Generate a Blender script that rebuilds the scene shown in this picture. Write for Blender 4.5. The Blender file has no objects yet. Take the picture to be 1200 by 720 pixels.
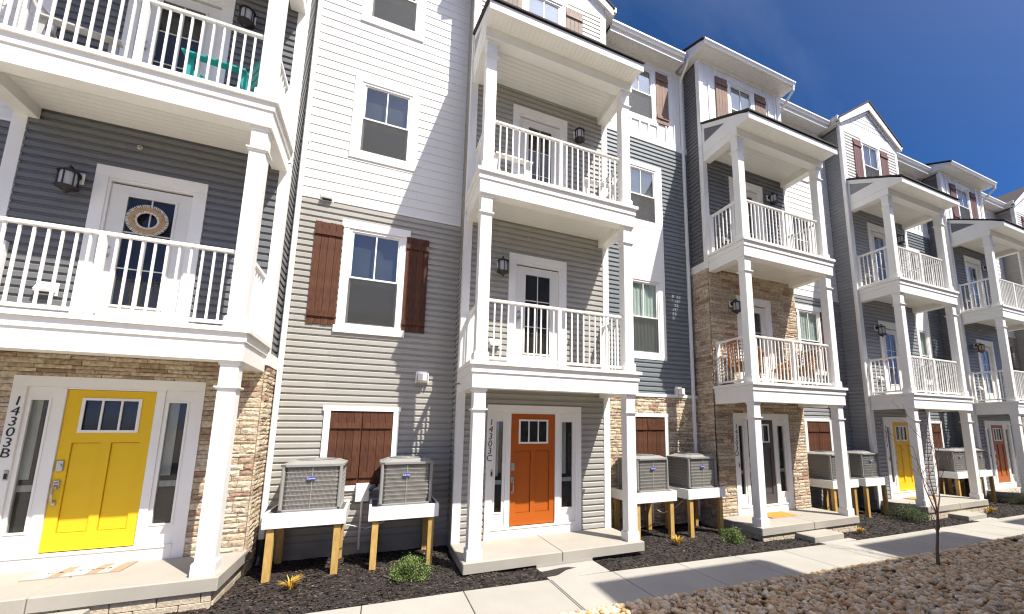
import bpy, math, random
from mathutils import Vector, Matrix, noise
R = random.Random(11)
SC = bpy.context.scene
COL = SC.collection
D2 = bpy.data

# ------------------------------------------------------------------ camera
CAM_POS = Vector((-1.2993, -6.6062, 2.0565))
CR = Vector((0.9116, -0.4110, 0.0040)); CU = Vector((-0.0664, -0.1376, 0.9883)); CF = Vector((0.4056, 0.9012, 0.1527))
cam = D2.cameras.new('camera'); cam_ob = D2.objects.new('camera', cam); COL.objects.link(cam_ob)
cam_ob.matrix_world = Matrix(((CR.x, CU.x, -CF.x, CAM_POS.x), (CR.y, CU.y, -CF.y, CAM_POS.y), (CR.z, CU.z, -CF.z, CAM_POS.z), (0, 0, 0, 1)))
cam.sensor_fit = 'HORIZONTAL'; cam.sensor_width = 36; cam.lens = 487.636 / 1200 * 36
cam.shift_x = (600 - 666.386) / 1200; cam.shift_y = (428.842 - 360) / 1200
cam.clip_start = 0.05; cam.clip_end = 3000
SC.camera = cam_ob

# ------------------------------------------------------------------ sky, sun, exposure
SUN = Vector((0.618, -1.0, 1.72)).normalized()
world = D2.worlds.new('World'); SC.world = world; world.use_nodes = True
wt = world.node_tree; bg = wt.nodes['Background']
sky = wt.nodes.new('ShaderNodeTexSky'); sky.sky_type = 'NISHITA'; sky.sun_disc = False
sky.sun_elevation = math.asin(SUN.z); sky.sun_rotation = math.atan2(SUN.x, SUN.y)
sky.air_density = .2; sky.dust_density = 5.5; sky.ozone_density = 6.0; sky.altitude = 1500
hs = wt.nodes.new('ShaderNodeHueSaturation'); hs.inputs['Hue'].default_value = .497; hs.inputs['Saturation'].default_value = 1.5; wt.links.new(sky.outputs[0], hs.inputs['Color']); 
# thin cirrus streaks over the whole sky
wc = wt.nodes.new('ShaderNodeTexCoord'); wm = wt.nodes.new('ShaderNodeMapping'); wm.inputs['Rotation'].default_value = (.3, .5, .4); wm.inputs['Scale'].default_value = (1.2, 4.5, 3.0); wt.links.new(wc.outputs['Generated'], wm.inputs[0])
wn = wt.nodes.new('ShaderNodeTexNoise'); wn.inputs['Scale'].default_value = 1.3; wn.inputs['Detail'].default_value = 7; wn.inputs['Roughness'].default_value = .55; wt.links.new(wm.outputs[0], wn.inputs['Vector'])
wr_ = wt.nodes.new('ShaderNodeMapRange'); wr_.inputs[1].default_value = .48; wr_.inputs[2].default_value = .85; wr_.inputs[4].default_value = .07; wt.links.new(wn.outputs['Fac'], wr_.inputs[0])
wx = wt.nodes.new('ShaderNodeMix'); wx.data_type = 'RGBA'; wx.inputs[7].default_value = (3.2, 3.4, 3.8, 1); wt.links.new(wr_.outputs[0], wx.inputs[0]); wt.links.new(hs.outputs[0], wx.inputs[6]); wt.links.new(wx.outputs[2], bg.inputs[0]); bg.inputs[1].default_value = .125
sun_l = D2.lights.new('sun', 'SUN'); sun_l.energy = 3.0; sun_l.angle = math.radians(0.5); sun_l.color = (1.0, 0.95, 0.86)
sun_ob = D2.objects.new('sun', sun_l); COL.objects.link(sun_ob)
sun_ob.rotation_euler = (-SUN).to_track_quat('-Z', 'Y').to_euler(); sun_ob.location = (20, -30, 40)
vs = SC.view_settings; vs.view_transform = 'Standard'; vs.look = 'None'; vs.gamma = 1; vs.use_curve_mapping = False
vs.exposure = 1.55
SC.render.engine = 'CYCLES'
cy = SC.cycles; cy.max_bounces = 8; cy.diffuse_bounces = 5; cy.glossy_bounces = 4; cy.transparent_max_bounces = 10
cy.use_denoising = True; cy.filter_width = 1.2; cy.caustics_reflective = False; cy.caustics_refractive = False

# ------------------------------------------------------------------ materials
def mat(name, col, rough=0.6, var=0.0, scale=6.0, bump=0.0, bscale=60.0, rnd=0.0, spec=0.5, island=False, stretch=None, metal=0.0, col2=None, detail=4.0):
    m = D2.materials.new(name); m.use_nodes = True; nt = m.node_tree; b = nt.nodes['Principled BSDF']
    b.inputs['Roughness'].default_value = rough; b.inputs['Specular IOR Level'].default_value = spec; b.inputs['Metallic'].default_value = metal
    c = col if len(col) == 4 else (*col, 1)
    tc = nt.nodes.new('ShaderNodeTexCoord'); vec = tc.outputs['Object']
    if stretch:
        mp = nt.nodes.new('ShaderNodeMapping'); mp.inputs['Scale'].default_value = stretch; nt.links.new(vec, mp.inputs[0]); vec = mp.outputs[0]
    out = None
    if var or col2:
        n = nt.nodes.new('ShaderNodeTexNoise'); n.inputs['Scale'].default_value = scale; n.inputs['Detail'].default_value = detail; nt.links.new(vec, n.inputs['Vector'])
        if col2:
            mr = nt.nodes.new('ShaderNodeMapRange'); mr.inputs[1].default_value = .35; mr.inputs[2].default_value = .65; nt.links.new(n.outputs['Fac'], mr.inputs[0])
            mx = nt.nodes.new('ShaderNodeMix'); mx.data_type = 'RGBA'; nt.links.new(mr.outputs[0], mx.inputs[0]); mx.inputs[6].default_value = c; mx.inputs[7].default_value = (*col2, 1); out = mx.outputs[2]
        else:
            mr = nt.nodes.new('ShaderNodeMapRange'); mr.inputs[1].default_value = .25; mr.inputs[2].default_value = .75; mr.inputs[3].default_value = 1 - var; mr.inputs[4].default_value = 1 + var; nt.links.new(n.outputs['Fac'], mr.inputs[0])
            mx = nt.nodes.new('ShaderNodeVectorMath'); mx.operation = 'SCALE'; mx.inputs[0].default_value = c[:3]; nt.links.new(mr.outputs[0], mx.inputs['Scale']); out = mx.outputs[0]
    if rnd:
        oi = nt.nodes.new('ShaderNodeObjectInfo'); r_ = oi.outputs['Random']
        if island:
            g = nt.nodes.new('ShaderNodeNewGeometry'); ad = nt.nodes.new('ShaderNodeMath'); ad.operation = 'ADD'; nt.links.new(r_, ad.inputs[0]); nt.links.new(g.outputs['Random Per Island'], ad.inputs[1])
            fr = nt.nodes.new('ShaderNodeMath'); fr.operation = 'FRACT'; nt.links.new(ad.outputs[0], fr.inputs[0]); r_ = fr.outputs[0]
        mr = nt.nodes.new('ShaderNodeMapRange'); mr.inputs[3].default_value = 1 - rnd; mr.inputs[4].default_value = 1 + rnd; nt.links.new(r_, mr.inputs[0])
        mx = nt.nodes.new('ShaderNodeVectorMath'); mx.operation = 'SCALE'; nt.links.new(mr.outputs[0], mx.inputs['Scale'])
        if out: nt.links.new(out, mx.inputs[0])
        else: mx.inputs[0].default_value = c[:3]
        out = mx.outputs[0]
    if out: nt.links.new(out, b.inputs['Base Color'])
    else: b.inputs['Base Color'].default_value = c
    if bump:
        n2 = nt.nodes.new('ShaderNodeTexNoise'); n2.inputs['Scale'].default_value = bscale; n2.inputs['Detail'].default_value = 6; nt.links.new(vec, n2.inputs['Vector'])
        bp = nt.nodes.new('ShaderNodeBump'); bp.inputs['Strength'].default_value = bump; bp.inputs['Distance'].default_value = .01
        nt.links.new(n2.outputs['Fac'], bp.inputs['Height']); nt.links.new(bp.outputs[0], b.inputs['Normal'])
    return m

def ramp_mat(name, stops, rough=.85, scale=9, amp=.25, bump=.4, bscale=30):
    """colour picked per object and per mesh island from a ramp, broken up by noise (stones)"""
    m = D2.materials.new(name); m.use_nodes = True; nt = m.node_tree; b = nt.nodes['Principled BSDF']; b.inputs['Roughness'].default_value = rough
    oi = nt.nodes.new('ShaderNodeObjectInfo'); g = nt.nodes.new('ShaderNodeNewGeometry')
    ad = nt.nodes.new('ShaderNodeMath'); ad.operation = 'ADD'; nt.links.new(oi.outputs['Random'], ad.inputs[0]); nt.links.new(g.outputs['Random Per Island'], ad.inputs[1])
    fr = nt.nodes.new('ShaderNodeMath'); fr.operation = 'FRACT'; nt.links.new(ad.outputs[0], fr.inputs[0])
    rp = nt.nodes.new('ShaderNodeValToRGB'); nt.links.new(fr.outputs[0], rp.inputs[0]); el = rp.color_ramp.elements
    while len(el) > 1: el.remove(el[-1])
    for i, (p, c) in enumerate(stops):
        e = el[0] if i == 0 else el.new(p); e.position = p; e.color = (*c, 1)
    tc = nt.nodes.new('ShaderNodeNewGeometry'); n = nt.nodes.new('ShaderNodeTexNoise'); n.inputs['Scale'].default_value = scale; n.inputs['Detail'].default_value = 6; nt.links.new(tc.outputs['Position'], n.inputs['Vector'])
    mr = nt.nodes.new('ShaderNodeMapRange'); mr.inputs[1].default_value = .3; mr.inputs[2].default_value = .7; mr.inputs[3].default_value = 1 - amp; mr.inputs[4].default_value = 1 + amp; nt.links.new(n.outputs['Fac'], mr.inputs[0])
    mx = nt.nodes.new('ShaderNodeVectorMath'); mx.operation = 'SCALE'; nt.links.new(rp.outputs[0], mx.inputs[0]); nt.links.new(mr.outputs[0], mx.inputs['Scale']); nt.links.new(mx.outputs[0], b.inputs['Base Color'])
    n2 = nt.nodes.new('ShaderNodeTexNoise'); n2.inputs['Scale'].default_value = bscale; n2.inputs['Detail'].default_value = 8; nt.links.new(tc.outputs['Position'], n2.inputs['Vector'])
    bp = nt.nodes.new('ShaderNodeBump'); bp.inputs['Strength'].default_value = bump; bp.inputs['Distance'].default_value = .02; nt.links.new(n2.outputs['Fac'], bp.inputs['Height']); nt.links.new(bp.outputs[0], b.inputs['Normal'])
    return m

def glass_mat(name, tint, ior, refl=(1, 1, 1)):
    m = D2.materials.new(name); m.use_nodes = True; nt = m.node_tree; nt.nodes.remove(nt.nodes['Principled BSDF'])
    o = nt.nodes['Material Output']; f = nt.nodes.new('ShaderNodeFresnel'); ge = nt.nodes.new('ShaderNodeNewGeometry'); io = nt.nodes.new('ShaderNodeMapRange'); io.inputs[3].default_value = ior; io.inputs[4].default_value = 1 / ior; nt.links.new(ge.outputs['Backfacing'], io.inputs[0]); nt.links.new(io.outputs[0], f.inputs[0])
    t = nt.nodes.new('ShaderNodeBsdfTransparent'); t.inputs[0].default_value = (*tint, 1); g = nt.nodes.new('ShaderNodeBsdfGlossy'); g.inputs['Roughness'].default_value = .015; g.inputs['Color'].default_value = (*refl, 1)
    mx = nt.nodes.new('ShaderNodeMixShader'); nt.links.new(f.outputs[0], mx.inputs[0]); nt.links.new(t.outputs[0], mx.inputs[1]); nt.links.new(g.outputs[0], mx.inputs[2]); nt.links.new(mx.outputs[0], o.inputs[0])
    return m

def veil_mat(name, col, cover):
    m = D2.materials.new(name); m.use_nodes = True; nt = m.node_tree; b = nt.nodes['Principled BSDF']; b.inputs['Base Color'].default_value = (*col, 1); b.inputs['Roughness'].default_value = .7
    t = nt.nodes.new('ShaderNodeBsdfTransparent'); mx = nt.nodes.new('ShaderNodeMixShader'); mx.inputs[0].default_value = cover
    nt.links.new(t.outputs[0], mx.inputs[1]); nt.links.new(b.outputs[0], mx.inputs[2]); nt.links.new(mx.outputs[0], nt.nodes['Material Output'].inputs[0]); return m
M = {}
M['white'] = mat('white_trim', (.80, .785, .745), .45, var=.045, scale=2.2, rnd=.015)
M['soffit'] = mat('white_soffit', (.80, .785, .74), .55, var=.02, scale=2)
M['taupe'] = mat('taupe_siding', (.340, .326, .294), .5, var=.04, scale=2.5, rnd=.035, island=True, bump=.05, bscale=90)
M['dark'] = mat('charcoal_siding', (.142, .145, .151), .48, var=.04, scale=2.5, rnd=.04, island=True, bump=.05, bscale=90)
M['blue'] = mat('slate_blue_siding', (.178, .198, .210), .48, var=.04, scale=2.5, rnd=.04, island=True, bump=.05, bscale=90)
M['slate'] = mat('grey_siding', (.26, .265, .27), .48, var=.04, scale=2.5, rnd=.04, island=True)
M['pale'] = mat('pale_siding', (.62, .61, .58), .5, var=.02, scale=2.5, rnd=.02, island=True)
M['lap'] = mat('white_lap_siding', (.70, .69, .655), .5, var=.02, scale=2.5, rnd=.012, island=True)
M['shut'] = mat('stained_shutter', (.108, .044, .024), .65, spec=.2, col2=(.062, .024, .013), scale=5, stretch=(14, 14, 1.2), rnd=.15, bump=.15, bscale=40)
M['shutw'] = mat('weathered_shutter', (.33, .25, .19), .75, col2=(.20, .15, .12), scale=4, stretch=(14, 14, 1.2), rnd=.15)
M['shutb'] = mat('brown_shutter', (.22, .125, .08), .7, col2=(.15, .085, .055), scale=4, stretch=(14, 14, 1.2), rnd=.12)
M['shutr'] = mat('maroon_shutter', (.14, .055, .045), .65, col2=(.10, .04, .034), scale=4, stretch=(14, 14, 1.2), rnd=.12)
M['yellow'] = mat('yellow_door_paint', (.76, .485, .018), .5, spec=.25, var=.03, scale=3)
M['orange'] = mat('orange_door_paint', (.40, .092, .010), .5, spec=.25, var=.03, scale=3)
M['rust'] = mat('rust_door_paint', (.36, .10, .022), .5, spec=.25, var=.03, scale=3)
M['char'] = mat('charcoal_door_paint', (.075, .07, .068), .4, var=.03, scale=3)
M['wdoor'] = mat('white_door_paint', (.74, .72, .67), .4, var=.02, scale=3)
M['glass'] = glass_mat('window_glass', (.86, .89, .88), 1.9, (.86, .93, 1))
M['dglass'] = glass_mat('door_glass', (.76, .76, .76), 1.42)
M['screenframe'] = mat('screen_frame', (.10, .10, .10), .6)
M['screen'] = veil_mat('insect_screen', (.05, .049, .047), .42)
M['room'] = mat('painted_dim_interior', (.060, .058, .054), .9, var=.3, scale=2)  # dark panels stand for unlit rooms; the dimness is put into the colour
M['curtain'] = mat('green_curtain', (.78, .84, .78), .9, var=.2, scale=7, stretch=(6, 6, .3))
M['blind'] = mat('blind_slat', (.72, .72, .70), .7)
M['wood'] = mat('treated_pine', (.52, .335, .10), .7, col2=(.39, .235, .065), scale=6, stretch=(10, 10, .8), rnd=.12, bump=.1)
M['decking'] = mat('grey_decking', (.12, .115, .10), .85, var=.15)
M['conc'] = mat('pale_concrete', (.33, .305, .26), .85, var=.07, scale=2.2, bump=.25, bscale=120, rnd=.025)
M['walk'] = mat('sidewalk_concrete', (.335, .315, .278), .9, var=.08, scale=1.6, bump=.3, bscale=120, rnd=.035)
M['found'] = mat('parged_foundation', (.36, .32, .26), .9, var=.1, scale=4, bump=.2)
M['mulch'] = mat('mulch_soil', (.022, .017, .015), .95, var=.4, scale=30, bump=.8, bscale=60)
M['chip'] = ramp_mat('mulch_chip', [(0, (.010, .008, .007)), (.45, (.022, .015, .012)), (.75, (.040, .025, .018)), (.95, (.07, .046, .033)), (1, (.16, .11, .075))], .9, 20, .2, .1)
M['soil'] = mat('packed_soil', (.085, .062, .042), .95, var=.3, scale=6, bump=.5)
M['gravel'] = mat('tan_gravel', (.48, .44, .37), .9, col2=(.35, .31, .25), scale=9, bump=1.0, bscale=9)
M['earth'] = mat('bare_ground', (.31, .28, .22), .95, var=.25, scale=.4, bump=.3)
M['stone'] = ramp_mat('ledge_stone', [(0, (.32, .235, .155)), (.2, (.46, .365, .25)), (.42, (.56, .46, .325)), (.6, (.41, .33, .245)), (.72, (.52, .445, .34)), (.86, (.29, .18, .12)), (.93, (.36, .25, .17)), (1, (.49, .395, .28))], .9, 22, .38, .7, 35)
M['mortar'] = mat('stone_gap_brown', (.13, .10, .07), .95, var=.2)  # dark brown for stone joints, porch base and wall core
M['block'] = ramp_mat('cut_block', [(0, (.46, .38, .27)), (.5, (.52, .44, .33)), (1, (.42, .34, .25))], .9, 18, .2, .5, 40)
M['rock'] = ramp_mat('river_rock', [(0, (.34, .21, .10)), (.18, (.55, .38, .20)), (.36, (.70, .53, .32)), (.5, (.46, .37, .25)), (.62, (.60, .49, .34)), (.76, (.78, .63, .42)), (.88, (.48, .24, .09)), (1, (.64, .49, .30))], .8, 12, .22, .35, 40)
M['shingle'] = mat('dark_shingle', (.045, .035, .032), .9, var=.3, scale=25, bump=.5)
M['metal'] = mat('brushed_nickel', (.5, .47, .43), .3, metal=1)
M['black'] = mat('black_metal', (.018, .015, .014), .45)
M['lampglass'] = mat('frosted_lamp_glass', (.45, .45, .45), .3)
M['amber'] = mat('amber_lamp_glass', (.55, .38, .16), .3)
M['number'] = mat('number_black', (.02, .018, .02), .5)
M['ac'] = mat('ac_grey_metal', (.25, .245, .232), .5, var=.04)
M['coil'] = mat('ac_coil_fins', (.155, .148, .132), .6, col2=(.20, .18, .15), scale=3, stretch=(1, 1, .35), bump=.3, bscale=200)
M['wire'] = mat('ac_guard_wire', (.31, .30, .28), .5)
M['logo'] = mat('blue_badge', (.035, .05, .32), .35)
M['logow'] = mat('badge_white', (.8, .8, .85), .4)
M['teal'] = mat('teal_paint', (.015, .29, .27), .5, var=.08)
M['whitechair'] = mat('white_chair_resin', (.78, .77, .74), .5)
M['greychair'] = mat('grey_chair_resin', (.42, .42, .41), .55)
M['wicker'] = mat('brown_wicker', (.40, .18, .055), .7, col2=(.24, .10, .03), scale=30, rnd=.1)
M['cushion'] = mat('patterned_cushion', (.55, .45, .33), .9, col2=(.20, .11, .06), scale=16)
M['ginger'] = mat('pumpkin_orange', (.55, .22, .03), .6)
M['matwarm'] = mat('coir_mat', (.50, .22, .03), .95, var=.2, scale=20)
M['matgrey'] = mat('mat_border', (.33, .31, .28), .95, var=.1)
M['matcream'] = mat('mat_cream', (.46, .40, .33), .95, var=.08, scale=20)
M['mattan'] = mat('mat_tan', (.34, .22, .14), .95, var=.15, scale=20)
M['matwhite'] = mat('mat_white', (.52, .50, .47), .95, var=.1, scale=20)
M['straw'] = mat('straw_wreath', (.40, .26, .14), .9, var=.25, scale=30)
M['fringe'] = mat('wreath_fringe', (.66, .63, .56), .9)
M['leaf'] = mat('boxwood_leaf', (.115, .165, .035), .6, rnd=.45, island=True)
M['leafd'] = mat('dark_shrub_leaf', (.075, .105, .035), .6, rnd=.45, island=True)
M['twig'] = mat('shrub_twig', (.10, .07, .04), .9)
M['grassy'] = mat('golden_grass', (.58, .36, .045), .8, rnd=.35, island=True)
M['bark'] = mat('young_bark', (.13, .085, .06), .9, var=.2, scale=30)
M['budbark'] = mat('reddish_twig', (.14, .06, .045), .8)
M['pvc'] = mat('white_pvc', (.72, .71, .69), .5)
M['pipe'] = mat('black_pipe', (.02, .02, .02), .5)

# ------------------------------------------------------------------ geometry helpers
def link(name, me, parent=None, loc=(0, 0, 0), rotz=0.0, scale=None, kind=None):
    o = D2.objects.new(name, me); COL.objects.link(o)
    if parent is not None: o.parent = parent
    o.location = loc
    if rotz: o.rotation_euler = (0, 0, rotz)
    if scale: o.scale = scale
    if kind: o['kind'] = kind
    return o

def thing(name, label, cat, loc=(0, 0, 0), rotz=0.0, group=None):
    o = link(name, None, None, loc, rotz); o.empty_display_size = .2
    o['label'] = label; o['category'] = cat
    if group: o['group'] = group
    return o

def tag(o, label, cat, group=None):
    o['label'] = label; o['category'] = cat
    if group: o['group'] = group
    return o

class MB:
    def __init__(s): s.v = []; s.f = []; s.mi = []; s.mats = []; s.cur = 0
    def use(s, m):
        if m not in s.mats: s.mats.append(m)
        s.cur = s.mats.index(m); return s
    def add(s, vs, fs):
        n = len(s.v); s.v += [tuple(v) for v in vs]; s.f += [tuple(n + i for i in f) for f in fs]; s.mi += [s.cur] * len(fs); return s
    def box(s, x0, x1, y0, y1, z0, z1):
        return s.add([(x0, y0, z0), (x1, y0, z0), (x1, y1, z0), (x0, y1, z0), (x0, y0, z1), (x1, y0, z1), (x1, y1, z1), (x0, y1, z1)],
                     [(0, 3, 2, 1), (4, 5, 6, 7), (0, 1, 5, 4), (1, 2, 6, 5), (2, 3, 7, 6), (3, 0, 4, 7)])
    def bbox(s, x0, x1, y0, y1, z0, z1, c=.006):
        """box with chamfered vertical and top edges"""
        r = []
        for z, i in ((z0, 0), (z1 - c, 0), (z1, c)):
            a, b_, e, g = x0 + i, x1 - i, y0 + i, y1 - i
            r.append([(a + c, e, z), (b_ - c, e, z), (b_, e + c, z), (b_, g - c, z), (b_ - c, g, z), (a + c, g, z), (a, g - c, z), (a, e + c, z)])
        vs = sum(r, []); fs = [tuple(range(7, -1, -1)), tuple(range(16, 24))]
        for k in (0, 8):
            for i in range(8): j = (i + 1) % 8; fs.append((k + i, k + j, k + 8 + j, k + 8 + i))
        return s.add(vs, fs)
    def px(s, poly, x0, x1):      # polygon in (y,z), extruded along x
        n = len(poly); a = 0
        for i in range(n): a += poly[i][0] * poly[(i + 1) % n][1] - poly[(i + 1) % n][0] * poly[i][1]
        if a < 0: poly = poly[::-1]
        vs = [(x0, y, z) for y, z in poly] + [(x1, y, z) for y, z in poly]
        fs = [tuple(range(n - 1, -1, -1)), tuple(range(n, 2 * n))] + [(i, (i + 1) % n, n + (i + 1) % n, n + i) for i in range(n)]
        return s.add(vs, fs)
    def py(s, poly, y0, y1):      # polygon in (x,z), extruded along y
        n = len(poly); a = 0
        for i in range(n): a += poly[i][0] * poly[(i + 1) % n][1] - poly[(i + 1) % n][0] * poly[i][1]
        if a < 0: poly = poly[::-1]
        vs = [(x, y0, z) for x, z in poly] + [(x, y1, z) for x, z in poly]
        fs = [tuple(range(n)), tuple(range(2 * n - 1, n - 1, -1))] + [((i + 1) % n, i, n + i, n + (i + 1) % n) for i in range(n)]
        return s.add(vs, fs)
    def tube(s, pts, rads, n=6):
        pts = [Vector(p) for p in pts]; rings = []
        for i, p in enumerate(pts):
            d = (pts[min(i + 1, len(pts) - 1)] - pts[max(i - 1, 0)]).normalized()
            a = d.orthogonal().normalized() if i == 0 else (rings_a - d * rings_a.dot(d)).normalized()
            rings_a = a; b = d.cross(a); r = rads[i] if isinstance(rads, (list, tuple)) else rads
            rings.append([p + (a * math.cos(t) + b * math.sin(t)) * r for t in [2 * math.pi * k / n for k in range(n)]])
        vs = [v for r in rings for v in r]; fs = [tuple(range(n - 1, -1, -1)), tuple(range((len(pts) - 1) * n, len(pts) * n))]
        for i in range(len(pts) - 1):
            for k in range(n): fs.append((i * n + k, i * n + (k + 1) % n, (i + 1) * n + (k + 1) % n, (i + 1) * n + k))
        return s.add(vs, fs)
    def bar(s, p0, p1, w, t, up=(0, 0, 1)):   # rectangular bar from p0 to p1
        p0 = Vector(p0); p1 = Vector(p1); d = (p1 - p0).normalized(); u = Vector(up); u = (u - d * u.dot(d)).normalized(); x = d.cross(u)
        q = [x * w / 2 * a + u * t / 2 * b for a, b in ((-1, -1), (1, -1), (1, 1), (-1, 1))]
        return s.add([p0 + k for k in q] + [p1 + k for k in q], [(3, 2, 1, 0), (4, 5, 6, 7), (0, 1, 5, 4), (1, 2, 6, 5), (2, 3, 7, 6), (3, 0, 4, 7)])
    def lathe(s, prof, c=(0, 0, 0), n=12):
        vs = []; fs = []
        for r, z in prof: vs += [(c[0] + r * math.cos(2 * math.pi * k / n), c[1] + r * math.sin(2 * math.pi * k / n), c[2] + z) for k in range(n)]
        for i in range(len(prof) - 1):
            for k in range(n): fs.append((i * n + k, i * n + (k + 1) % n, (i + 1) * n + (k + 1) % n, (i + 1) * n + k))
        fs += [tuple(range(n - 1, -1, -1)), tuple(range((len(prof) - 1) * n, len(prof) * n))]
        return s.add(vs, fs)
    def mesh(s, name, m=None, smooth=False):
        me = D2.meshes.new(name); me.from_pydata(s.v, [], s.f)
        for k in (s.mats or [m]): me.materials.append(M[k] if isinstance(k, str) else k)
        if len(s.mats) > 1: me.polygons.foreach_set('material_index', s.mi)
        if smooth: me.polygons.foreach_set('use_smooth', [True] * len(me.polygons))
        me.update(); return me
    def obj(s, name, m=None, parent=None, loc=(0, 0, 0), rotz=0.0, smooth=False, kind=None):
        return link(name, s.mesh(name, m, smooth), parent, loc, rotz, None, kind)

CACHE = {}
def box_mesh(name, m, dx, dy, dz, c=0.0):
    k = (m, round(dx, 4), round(dy, 4), round(dz, 4), c)
    if k not in CACHE:
        b = MB(); (b.bbox(0, dx, 0, dy, 0, dz, c) if c else b.box(0, dx, 0, dy, 0, dz)); CACHE[k] = b.mesh(name, m)
    return CACHE[k]
def bx(name, m, parent, x0, x1, y0, y1, z0, z1, c=0.0, kind=None):
    return link(name, box_mesh(name, m, x1 - x0, y1 - y0, z1 - z0, c), parent, (x0, y0, z0), kind=kind)

FONT_CACHE = {}
def text_mesh(txt, size, depth, m):
    k = (txt, size, m)
    if k not in FONT_CACHE:
        cu = D2.curves.new('lettering', 'FONT'); cu.body = txt; cu.size = size; cu.extrude = depth; cu.align_x = 'CENTER'; cu.align_y = 'CENTER'; cu.resolution_u = 3
        ob = D2.objects.new('lettering', cu); me = D2.meshes.new_from_object(ob); me.materials.clear(); me.materials.append(M[m]); D2.objects.remove(ob); FONT_CACHE[k] = me
    return FONT_CACHE[k]
def text(name, txt, size, parent, loc, m, depth=.003, tilt=0.0):
    o = link(name, text_mesh(txt, size, depth, m), parent, loc); o.rotation_euler = (math.pi / 2, tilt, 0); return o

# ------------------------------------------------------------------ levels and ground
W = 1.171; RC = 1.78; BAYW = 3.12; UNIT = 6.096; ST = 3.364
GP = [(-60, .25), (-9, .02), (-3, -.045), (0, -.07), (1.1, -.09), (3.1, -.13), (6.1, -.2), (8.5, -.25), (12, -.272), (16, -.29), (30, -.34), (90, -.5)]
def gz(x):
    for (a, za), (b, zb) in zip(GP, GP[1:]):
        if x <= b: return za + (zb - za) * (max(x, a) - a) / (b - a)
    return GP[-1][1]
Y_EDGE = -.62; Y_ROCK = -1.82

def strip(name, xs, ys, zoff, m, kind='structure', bumpf=None):
    b = MB(); n = len(ys); vs = []; fs = []
    for x in xs:
        for y in ys: vs.append((x, y, gz(x) + zoff + (bumpf(x, y) if bumpf else 0)))
    for i in range(len(xs) - 1):
        for j in range(n - 1): fs.append((i * n + j, (i + 1) * n + j, (i + 1) * n + j + 1, i * n + j + 1))
    b.add(vs, fs); return b.obj(name, m, kind=kind)
g = MB(); g.box(-900, 900, -900, 900, -1.6, -.62); g.obj('ground', 'earth', kind='structure')
def frange(a, b, s):
    r = []; x = a
    while x < b - 1e-6: r.append(x); x += s
    return r + [b]
mulch_bed = strip('mulch_bed', frange(-16, 44, .25), frange(Y_EDGE - .05, 3.4, .2), -.012, 'mulch', bumpf=lambda x, y: .03 * noise.noise(Vector((x * 2.2, y * 2.2, 0))) + .012 * noise.noise(Vector((x * 7, y * 7, 3))) - (.02 if y < Y_EDGE + .05 else 0))
rock_bed = strip('rock_bed', frange(-.6, 27, .6), [-4.6, -4, -2.6, Y_ROCK + .03], -.05, 'soil', bumpf=lambda x, y: .05 * max(0, min(1, (-y - 2) / 1.5)))
gravel_court = strip('gravel_court', frange(-30, 46, 1), [-10.5, -8, -6, -4.4], -.035, 'gravel')
strip('gravel_court', frange(-30, -.4, .8), [-4.5, -3, Y_ROCK + .03], -.04, 'gravel'); strip('gravel_court', frange(26.8, 46, .8), [-4.5, -3, Y_ROCK + .03], -.04, 'gravel')
side_base = strip('sidewalk', frange(-16, 44, 1), [Y_ROCK + .02, Y_EDGE - .02], -.06, 'soil')
# sidewalk slabs (each its own piece)
JX = [-13.4 + 1.22 * i for i in range(10)]
JX = [x for x in frange(-13.55, 1.10, 1.22)][:-1] + [1.12, 2.16, 3.42, 4.66, 5.87, 7.1, 8.05] + frange(9.3, 42, 1.22)
for a, b in zip(JX, JX[1:]):
    s = MB(); c = .005
    za, zb = gz(a), gz(b); y0, y1 = Y_ROCK + .012 * R.uniform(-1, 1), Y_EDGE
    x0, x1 = a + .005, b - .005
    vs = []
    for dz, i in ((-.1, 0), (-.006, 0), (0, .006)):
        vs += [(x0 + i, y0 + i, za + dz), (x1 - i, y0 + i, zb + dz), (x1 - i, y1 - i, zb + dz), (x0 + i, y1 - i, za + dz)]
    fs = [(3, 2, 1, 0), (8, 9, 10, 11)] + [(k + i, k + (i + 1) % 4, k + 4 + (i + 1) % 4, k + 4 + i) for k in (0, 4) for i in range(4)]
    s.add(vs, fs).obj('concrete_slab', 'walk', side_base)

# ------------------------------------------------------------------ siding
DUTCH = [(.004, 0), (-.024, 0), (-.024, .58), (-.008, .69), (-.001, .73), (-.001, 1), (.004, 1)]
LAP = [(.004, 0), (-.015, 0), (-.003, 1), (.004, 1)]
PROF = {'dutch': DUTCH, 'lap': LAP}
def side_tf(face, y):
    """local frame of a wall: face 'f' = front at depth y, 'l'/'r' = side wall at x = y"""
    return {'f': 0.0, 'l': -math.pi / 2, 'r': math.pi / 2}[face]
def spans(a, b, za, zb, openings):
    segs = [(a, b)]
    for (o0, o1, oz0, oz1) in openings:
        if oz1 <= za + .002 or oz0 >= zb - .002: continue
        ns = []
        for s0, s1 in segs:
            if o1 <= s0 or o0 >= s1: ns.append((s0, s1)); continue
            if o0 > s0 + .01: ns.append((s0, o0))
            if o1 < s1 - .01: ns.append((o1, s1))
        segs = ns
    return segs
def clip_z(poly, z, keep_above):
    out = []
    for i in range(len(poly)):
        (y0, z0), (y1, z1) = poly[i], poly[(i + 1) % len(poly)]
        a, b = (z0 >= z, z1 >= z) if keep_above else (z0 <= z, z1 <= z)
        if a: out.append((y0, z0))
        if a != b: t = (z - z0) / (z1 - z0); out.append((y0 + (y1 - y0) * t, z))
    return out
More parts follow.
